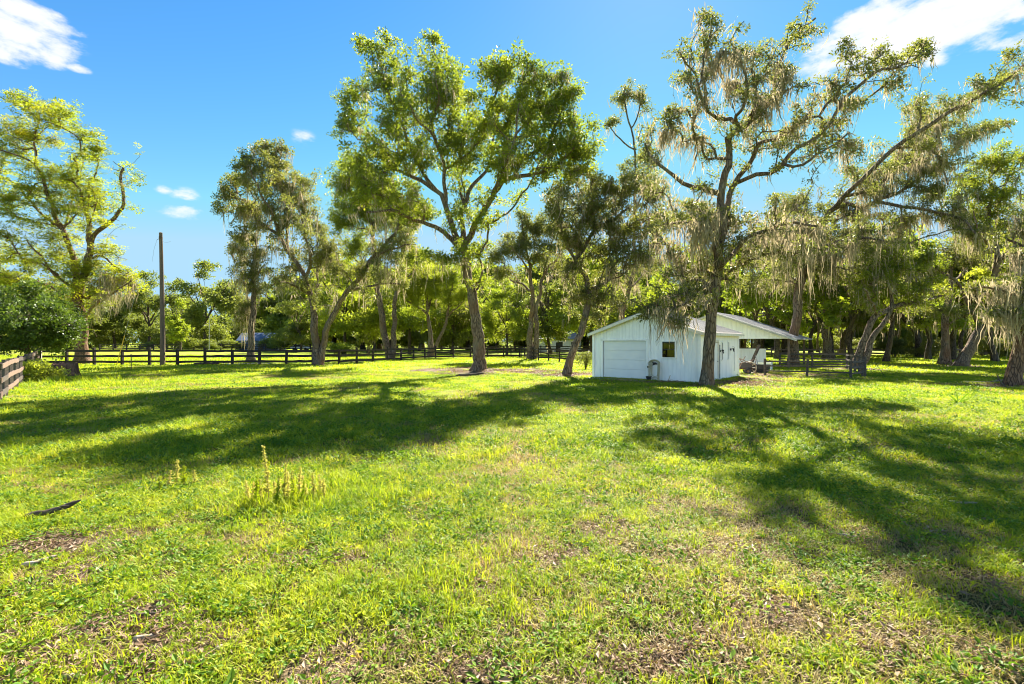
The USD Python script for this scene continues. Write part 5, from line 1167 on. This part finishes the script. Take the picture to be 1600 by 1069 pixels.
for x_, y_, r_ in ((-.62, -.30, .24), (.35, -.34, .21), (-.62, .32, .24), (.35, .34, .21)):
    tw_ = trimesh.creation.torus(r_ - .07, .07, 22, 10); tw_.apply_transform(trimesh.transformations.rotation_matrix(math.pi / 2, [1, 0, 0])); tw_.apply_translation((x_, y_, r_)); w_ = part(mw, 'wheel', tw_, BLACK, 40)
    hb = trimesh.creation.cylinder(r_ - .1, .07, sections=16); hb.apply_transform(trimesh.transformations.rotation_matrix(math.pi / 2, [1, 0, 0])); hb.apply_translation((x_, y_, r_)); part(w_, 'rim', hb, RUST)
bd = trimesh.creation.box((.75, .5, .36)).subdivide().subdivide(); bd.vertices[:, 2] += -.12 * (bd.vertices[:, 0] / .375) ** 2 * (bd.vertices[:, 2] > 0); bd.apply_translation((.25, 0, .58)); part(mw, 'bonnet', bd, DARK_TRIM, 40)
part(mw, 'seat', cat([box((-.5, 0, .68), (.42, .42, .09)), box((-.72, 0, .88), (.08, .42, .36), tilt=trimesh.transformations.rotation_matrix(-.2, [0, 1, 0]))]), BLACK)
part(mw, 'frame', cat([beam((-.8, 0, .36), (.7, 0, .36), .34, .10), T([(.1, 0, .7), (-.12, 0, 1.0)], .022)]), RUST)
sw = trimesh.creation.torus(.16, .016, 20, 6); sw.apply_transform(trimesh.transformations.rotation_matrix(.5, [0, 1, 0])); sw.apply_translation((-.13, 0, 1.0)); part(mw, 'steering_wheel', sw, BLACK, 40)
ft = thing('metal_feeder', 'angled steel elevator chute propped above the black trough beside the garage', 'chute', G(1182, 32.9), 0)
part(ft, 'chute', beam((-.35, 0, .6), (.25, .1, 1.85), .22, .10), DRIFT_DARK); part(ft, 'leg', T([(-.1, .12, 1.15), (-.35, .25, 0)], .025), RUST); part(ft, 'leg', T([(-.1, -.05, 1.15), (.1, -.3, 0)], .025), STEEL)
sc = thing('scrap_poles', 'loose pale poles lying across the old machinery by the garage', 'poles', G(1166, 31.0), 0)
for a_, b_ in (((-.9, 0, .55), (.55, -.1, .95)), ((-.6, -.2, 1.05), (.35, -.25, .6)), ((-.2, -.3, 1.15), (-.55, -.1, .3)), ((.4, -.35, .9), (.45, -.35, -.05))):
    part(sc, 'pole', T([a_, b_], .022), FENCE_OLD)

# ------------------------------------------------------------------ fences
FR = np.random.default_rng(41)
def fence(name, label, path, gap, heights, material, bw=.15, th=.035, post=(.13, .13), ph=1.45, sag=.02, tall=(), board_mat=None, lean=.02, skip_board=()):
    """Posts along a path and boards between them, each one a part."""
    P = np.array([(a[0], a[1], 0) for a in path], float); pts = []
    for a, b in zip(P[:-1], P[1:]):
        n = max(1, int(round(np.linalg.norm(b - a) / gap))); pts += [a + (b - a) * k / n for k in range(n)]
    pts.append(P[-1]); base = pts[0].copy(); o = thing(name, label, 'fence', base)
    for k, p in enumerate(pts):
        h = ph + (tall[k % len(tall)] if len(tall) else 0) + FR.normal(0, .02); l = FR.normal(0, lean, 2)
        part(o, 'post', beam(p - base + [0, 0, -.25], p - base + [l[0], l[1], h], *post, up=(1, 0, 0)), material)
    for k in range(len(pts) - 1):
        a, b = pts[k] - base, pts[k + 1] - base; t = (b - a) / np.linalg.norm(b - a); off = np.cross(t, [0, 0, 1]) * (post[0] / 2 + th / 2 + .004)
        for j, hz in enumerate(heights):
            if (k, j) in skip_board: continue
            part(o, 'rail', beam(a + off + t * .008 + [0, 0, hz + FR.normal(0, sag)], b + off - t * .008 + [0, 0, hz + FR.normal(0, sag)], th, bw * FR.uniform(.92, 1.06), FR, .02), (board_mat or [material])[FR.integers(len(board_mat or [material]))])
    return o
fence('board_fence', 'long dark three-rail board fence across the back of the lawn', [(-42.2, 43.4), (-30, 43.6), (-16, 45.0), (-9.5, 60.5), (1.0, 64.5)], 2.35, (.28, .78, 1.25), FENCE_WOOD, tall=(.14, -.06), ph=1.42, bw=.19, post=(.18, .18))
fence('board_fence', 'dark rail fence behind the leaning oak, running behind the garage', [(1.2, 64.2), (3.0, 55.0), (6.0, 49.5), (12.5, 47.0)], 2.3, (.35, .8, 1.2), FENCE_WOOD, ph=1.4)
fence('board_fence', 'farther dark rail fence beyond the middle of the long fence', [(-4.5, 82), (2, 78), (10, 80), (24, 76)], 2.6, (.45, .95, 1.3), FENCE_WOOD, ph=1.5)
fence('board_fence', 'distant dark fence along the far side of the field, left', [(-100, 118), (-70, 117), (-48, 116)], 3.4, (.5, 1.0, 1.4), FENCE_WOOD, post=(.2, .2), bw=.16, ph=1.6)
fence('board_fence', 'near weathered brown board fence coming in from the left edge', [(-14.2, 13.0), (-19.2, 18.4), (-30.5, 30.9), (-42.0, 43.1)], 2.5, (.30, .76, 1.24), FENCE_GREY, ph=1.36, bw=.17, board_mat=[FENCE_OLD, FENCE_OLD, FENCE_GREY], post=(.14, .14))
vb = thing('board_screen', 'short screen of pale upright boards fixed to the near left fence', 'screen', (-36.2, 37.2, 0), math.degrees(math.atan2(12.2, -11.5)))
for k_ in range(13):
    ms = trimesh.creation.box((.165, .025, FR.uniform(.95, 1.05))); ms.apply_translation((-1.2 + .19 * k_, -.16, .85)); part(vb, 'board', ms, [PALE_BOARD, WHITE, FENCE_GREY, PALE_BOARD][k_ % 4])
part(vb, 'rail', cat([beam((-1.35, -.135, .6), (1.3, -.135, .6), .02, .08), beam((-1.35, -.135, 1.15), (1.3, -.135, 1.15), .02, .08)]), FENCE_GREY)
fence('pen_fence', 'low weathered rail fence of the pen in front of the open shed', [(15.4, 29.6), (19.3, 27.7), (20.6, 28.6)], 2.1, (.30, .62, .92), FENCE_GREY, ph=1.0, bw=.085, post=(.10, .10), lean=.05)
fence('pen_fence', 'dark rail fence closing the back of the pen, right of the shed', [(21.2, 38.5), (24.8, 36.0), (20.9, 28.8)], 2.2, (.35, .75, 1.12), FENCE_GREY, ph=1.2, bw=.10, post=(.11, .11), lean=.04)
fence('board_fence', 'reddish rail fence far back in the right wood', [(34, 70), (52, 66), (74, 70)], 3.0, (.5, 1.0), FENCE_OLD, ph=1.3, bw=.16)
lb = thing('leaning_board', 'loose grey board propped against the end of the pen fence', 'board', (20.8, 27.9, 0))
part(lb, 'board', beam((0, 0, .9), (.42, -.3, 0), .10, .025), FENCE_GREY)
lb = thing('leaning_board', 'loose dark board leaning on the long fence right of the twin-trunked oak', 'board', (-12.6, 51.0, 0))
part(lb, 'board', beam((0, 0, .05), (1.1, .5, 1.2), .14, .03), FENCE_WOOD)

# ------------------------------------------------------------------ poles, stump, litter, far things
up = thing('utility_pole', 'tall bare wooden utility pole at the fence on the left', 'pole', G(254, 43.2))
part(up, 'pole', tube(np.array([(0, 0, -.3), (0, 0, 3), (-.06, 0, 7), (-.16, 0, 11.75)]), [.205, .19, .165, .135], 14), POLE_WOOD, 40)
part(up, 'top_band', T([(-.155, 0, 11.2), (-.157, 0, 11.4)], .15, 14), RUST)
part(up, 'insulator', cat([T([(-.16, 0, 11.3), (-.42, -.1, 11.1)], .02), T([(-.16, 0, 11.1), (.2, 0, 10.9), (.75, 0, 10.95)], .008)]), STEEL)
part(up, 'wire', tube(catmull([(-.42, -.1, 11.1), (-.7, -.1, 10.2), (-.9, 0, 9.2)], .3), .010, 4), STEEL)
fpole = thing('thin_pole', 'thin grey pole standing alone far across the field', 'pole', G(327, 104))
part(fpole, 'pole', tube(np.array([(0, 0, -.2), (0, 0, 7.6)]), [.09, .06], 8), STEEL)
mp = thing('metal_stake', 'thin dark metal stake standing in the lawn before the fence', 'stake', G(205, 35.5))
part(mp, 'stake', T([(0, 0, -.2), (0, 0, 1.1)], .03, 8), RUST); part(mp, 'cap', box((0, 0, 1.12), (.10, .10, .04)), RUST)
yp = thing('guy_wire', 'yellow guarded guy wire slanting down to the fence under the tall left tree', 'wire', G(182, 42.9))
part(yp, 'guard', T([(0, 0, 0), (.62, .1, 2.6)], .03, 8), YELLOW); part(yp, 'wire', T([(.62, .1, 2.6), (1.45, .2, 6.0)], .010, 5), STEEL)
stp = thing('tree_stump', 'wide dark old tree stump beside the near left fence', 'stump', G(103, 29.0))
ang = np.linspace(0, 2 * np.pi, 29)[:-1]; sv, sr = [], np.random.default_rng(3)
lobe = 1 + .10 * np.cos(3 * ang + .4) + .07 * np.cos(7 * ang) + sr.normal(0, .03, 28)
prof = [(-.1, 1.28), (.1, 1.12), (.3, 1.0), (.55, .95), (.72, .93), (.78, .84), (.70, .60), (.74, .30), (.73, .02)]
for z_, k_ in prof:
    sv.append(np.stack([np.cos(ang) * .66 * k_ * lobe, np.sin(ang) * .6 * k_ * lobe, np.full(28, z_) + (.06 * np.cos(2 * ang) + sr.normal(0, .02, 28)) * (z_ > .5)], 1))
fs = [[a_ * 28 + j, a_ * 28 + (j + 1) % 28, (a_ + 1) * 28 + (j + 1) % 28] for a_ in range(len(prof) - 1) for j in range(28)] + [[a_ * 28 + j, (a_ + 1) * 28 + (j + 1) % 28, (a_ + 1) * 28 + j] for a_ in range(len(prof) - 1) for j in range(28)]
part(stp, 'stump', (np.vstack(sv), fs), STUMP_WOOD, 60)
part(stp, 'root', merge([tube(catmull([(-.35, -.5, .3), (-.5, -.75, .1), (-.75, -.95, -.05)], .1), [.14] * 2 + [.08], 7) if False else tube(np.array([(-.35, -.5, .32), (-.5, -.72, .12), (-.7, -.95, -.05)]), [.15, .12, .06], 7), tube(np.array([(.4, -.45, .3), (.6, -.6, .1), (.9, -.7, -.05)]), [.14, .1, .05], 7)]), STUMP_WOOD, True)
def stick(name, label, px, py, L, r, turn, mt, seed, forks=1, lift=.1, cat_='branch'):
    rng = np.random.default_rng(seed); D = FPX * EYE / (py - CY); p = G(px, D); p[2] = ground_z(np.array([p[0]]), np.array([p[1]]))[0] + .01
    o = thing(name, label, cat_, p, turn); k = np.linspace(-.5, .5, 9)
    c = np.stack([k * L, np.cumsum(rng.normal(0, .03, 9)) * L, r * .8 + lift * L * (k + .5) ** 2], 1)
    rr = r * (1.15 - .5 * (k + .5)) * (1 + rng.normal(0, .12, 9)); rr[-1] *= .4; rr[0] *= .7
    part(o, 'stem', tube(c, rr, 8, 1 + rng.normal(0, .12, (9, 8))), mt, True)
    for j in range(forks):
        i_ = rng.integers(3, 7); d_ = np.array([rng.uniform(.2, .5), rng.choice([-1, 1]) * rng.uniform(.25, .5), rng.uniform(.05, .35)]) * L * .6
        part(o, 'stub', tube(np.array([c[i_], c[i_] + d_ * .5 + [0, 0, .01], c[i_] + d_]), [rr[i_] * .6, rr[i_] * .4, rr[i_] * .12], 6), mt, True)
    return o
stick('fallen_branch', 'dark rotting branch lying on the grass near the left edge', 82, 806, .5, .035, 28, DRIFT_DARK, 1, 2, .22)
stick('fallen_branch', 'short pale bleached stick below the dark branch at the left', 62, 876, .24, .018, 50, DRIFT_PALE, 2, 1, .05)
stick('wood_scrap', 'flat pale chunk of wood in the bare patch at the lower left', 232, 1003, .15, .018, 25, DRIFT_PALE, 3, 0, .02, 'wood')
stick('wood_scrap', 'small whitish stone-like chunk right of the bare patch at the lower left', 343, 1018, .055, .016, 70, DRIFT_PALE, 4, 0, .02, 'wood')
stick('wood_scrap', 'dark bark scrap above the flat pale chunk at the lower left', 229, 966, .13, .022, 5, DRIFT_DARK, 5, 1, .1, 'wood')
stick('fallen_branch', 'pale grey stick lying in the shade at the right edge of the lawn', 1508, 790, .3, .016, -20, DRIFT_PALE, 6, 0, .03)
stick('wood_scrap', 'pale lavender grey scrap lying in the sunlit grass at the right', 1325, 847, .18, .012, -28, DRIFT_PALE, 7, 0, .02, 'wood')
stick('wood_scrap', 'pale scrap at the lower left corner of the lawn', 118, 1064, .12, .016, 10, DRIFT_PALE, 8, 0, .02, 'wood')
stick('fallen_branch', 'dark broken stake standing crooked before the reddish trunk at the right edge', 1566, 606, .6, .035, 80, DRIFT_DARK, 9, 1, .9)
stick('fallen_branch', 'thin branch lying along the ground left of the reddish trunk', 1535, 597, 2.4, .035, 5, DRIFT, 10, 2, .03)
stick('fallen_branch', 'thick root-like log at the foot of the big oak', 735, 587, 1.7, .09, 12, DRIFT_DARK, 11, 2, .08)
stick('fallen_branch', 'brown log lying by the fence right of the utility pole', 323, 569.5, 2.2, .10, 3, RUST, 12, 0, .02)
sm = thing('metal_sheet', 'grey sheet of metal lying by the fence at the slim moss-hung oak', 'sheet', G(385, 43.9))
xg, yg = np.meshgrid(np.linspace(-2.3, 2.3, 40), np.linspace(-.3, .3, 5)); zg = .06 + .03 * np.sin(xg * 14) + .05 * np.sin(xg * 1.3) + .04
i = (np.arange(4)[:, None] * 40 + np.arange(39)[None]).ravel()
part(sm, 'sheet', (np.stack([xg, yg, zg], -1).reshape(-1, 3), np.vstack([np.stack([i, i + 1, i + 41], 1), np.stack([i, i + 41, i + 40], 1)])), STEEL, True)
gw = 'seeding weed stalks standing in the lawn left of the middle'
wl = {0: 'tallest seeding weed stalk in the clump left of the middle of the lawn'}
STALK = grass_mat('stalk_leaves', [(.24, .25, .07), (.38, .37, .13), (.50, .46, .22), (.46, .34, .18)], .45)
def stalk(px, py, h, seed, label, group=None):
    D = FPX * EYE / (py - CY); rng = np.random.default_rng(seed); p = G(px, D); p[2] = ground_z(np.array([p[0]]), np.array([p[1]]))[0]
    o = thing('weed_stalk', label, 'weed', p, rng.uniform(0, 360), group); k = np.linspace(0, 1, 8)
    c = np.stack([.06 * h * k ** 2 + np.cumsum(rng.normal(0, .006, 8)), np.cumsum(rng.normal(0, .006, 8)), h * k - .02], 1)
    part(o, 'stem', tube(c, .0045 * (1.2 - .7 * k), 5), DRY, True)
    n = int(360 * h); f = rng.uniform(.25, 1, n); q = np.stack([np.interp(f, k, c[:, j]) for j in range(3)], 1); a = rng.uniform(0, 6.28, n)
    part(o, 'leaves', leaf_faces(q, rand_dirs(rng, n, .8), np.stack([np.cos(a), np.sin(a), rng.uniform(.3, 1.2, n)], 1), (.060 - .034 * f) * rng.uniform(.6, 1.4, n), .30), [STALK, STALK, GRASS][seed % 3], kind='stuff')
stalk(421, 790, .78, 0, wl[0])
WS = [(408, 786, .34), (434, 792, .42), (452, 784, .42), (466, 780, .45), (458, 790, .36), (478, 780, .34), (500, 776, .32), (520, 770, .26), (396, 780, .24), (437, 775, .30), (414, 781, .5), (428, 786, .3), (444, 788, .55), (472, 789, .34), (488, 783, .4), (510, 781, .3), (403, 792, .44), (390, 786, .3), (459, 774, .36)]
for k_, (px_, py_, h_) in enumerate(WS):
    stalk(px_, py_, h_, k_ + 1, f'{ORD[sorted(q[0] for q in WS).index(px_)]} from the left of the shorter seeding weed stalks in the main clump', gw)
gw2 = 'small group of seeding weed stalks farther left in the lawn'
for k_, (px_, py_, h_) in enumerate([(266, 762, .26), (275, 756, .38), (286, 760, .32), (303, 758, .24)]):
    stalk(px_, py_, h_, k_ + 30, f'{ORD[k_]} from the left of the weed stalks in the smaller left-hand group', gw2)
stalk(249, 766, .22, 41, 'low green leafy weed left of the small stalk group')
stalk(681, 718, .28, 43, 'single seeding weed stalk at the edge of the shade, middle of the lawn')
ps = thing('palm_sprout', 'small palm sprout with thin fanned fronds on the lawn at the right', 'palm', G(1497, 16.0))
for k_ in range(9):
    a_ = -.2 + k_ * 3.5 / 8; L_ = .5 + .12 * math.sin(k_ * 2.3); d_ = np.array([math.cos(a_), .3 * math.sin(k_ * 1.7), .25 + .75 * math.sin(a_)])
    f_ = np.linspace(0, 1, 6); c_ = d_ * (L_ * f_)[:, None] - np.array([0, 0, .12]) * (f_ ** 2)[:, None]; c_[:, 2] = np.abs(c_[:, 2]) + .02
    w_ = np.array([.004, .02, .028, .024, .014, .001]); s_ = np.cross(d_, [0, 1, .2]); s_ /= np.linalg.norm(s_)
    v_ = np.stack([c_ - s_ * w_[:, None], c_ + s_ * w_[:, None]], 1).reshape(-1, 3); i_ = np.arange(5)[:, None] * 2
    part(ps, 'frond', (v_, np.vstack([i_ + [0, 1, 3], i_ + [0, 3, 2]])), WEED)
def house(name, label, px, D, w, d, h, rise, rz, roof, wallm, nwin):
    o = thing(name, label, 'house', G(px, D), rz)
    pl = Polygon([(-d / 2, 0), (d / 2, 0), (d / 2, h), (0, h + rise), (-d / 2, h)]); m = trimesh.creation.extrude_polygon(pl, w, engine='earcut')
    R4 = np.eye(4); R4[:3, 0] = [0, 1, 0]; R4[:3, 1] = [0, 0, 1]; R4[:3, 2] = [1, 0, 0]; R4[:3, 3] = [-w / 2, 0, 0]; m.apply_transform(R4); m.fix_normals(); part(o, 'wall', m, wallm)
    for sg in (-1, 1):
        k = rise / (d / 2); e = d / 2 + .5
        quad_slab(o, 'roof', [np.array(q) for q in ((-w / 2 - .4, 0, h + rise + .05), (w / 2 + .4, 0, h + rise + .05), (w / 2 + .4, sg * e, h + rise + .05 - k * e), (-w / 2 - .4, sg * e, h + rise + .05 - k * e))], -.12 * sg, roof)
    for k in range(nwin):
        x_ = -w / 2 + w * (k + .5) / nwin; fr_ = part(o, 'window', box((x_, -d / 2 - .03, 1.55), (1.15, .08, 1.25)), WHITE); part(fr_, 'pane', box((x_, -d / 2 - .08, 1.55), (.95, .03, 1.05)), DARK_TRIM)
    part(o, 'door', box((w * .08, -d / 2 - .03, 1.0), (.95, .09, 2.0)), DARK_TRIM)
house('far_house', 'small house with a dark blue roof half hidden beyond the field', 411, 122, 9.0, 6.5, 2.5, 1.7, 8, BLUE_ROOF, BLUE_ROOF, 4)
house('far_house', 'pale house showing between trunks beyond the fence, left of the garage', 868, 108, 11.0, 7.0, 2.8, 1.7, -10, ROOF_METAL, WHITE, 4)
cr = thing('parked_car', 'white car parked beyond the field, right of the blue roofed house', 'car', G(470, 119), 6)
pl = Polygon([(-2.2, .35), (2.2, .35), (2.25, .75), (2.0, .92), (1.1, 1.0), (.55, 1.45), (-1.1, 1.48), (-1.75, 1.0), (-2.2, .9)]); m = trimesh.creation.extrude_polygon(pl, 1.7, engine='earcut')
R4 = np.array([[1, 0, 0, 0], [0, 0, -1, .85], [0, 1, 0, 0], [0, 0, 0, 1.]]); m.apply_transform(R4); m.fix_normals(); part(cr, 'body', m, CAR_WHITE)
gl_ = trimesh.creation.extrude_polygon(Polygon([(-1.6, 1.03), (1.0, 1.03), (.5, 1.40), (-1.05, 1.43)]), 1.74, engine='earcut'); R4[1, 3] = .87; gl_.apply_transform(R4); gl_.fix_normals(); part(cr, 'windows', gl_, BLACK)
for x_ in (-1.35, 1.35):
    for y_ in (-.8, .8):
        w_ = trimesh.creation.cylinder(.34, .22, sections=18); w_.apply_transform(trimesh.transformations.rotation_matrix(math.pi / 2, [1, 0, 0])); w_.apply_translation((x_, y_, .34)); part(cr, 'wheel', w_, BLACK)
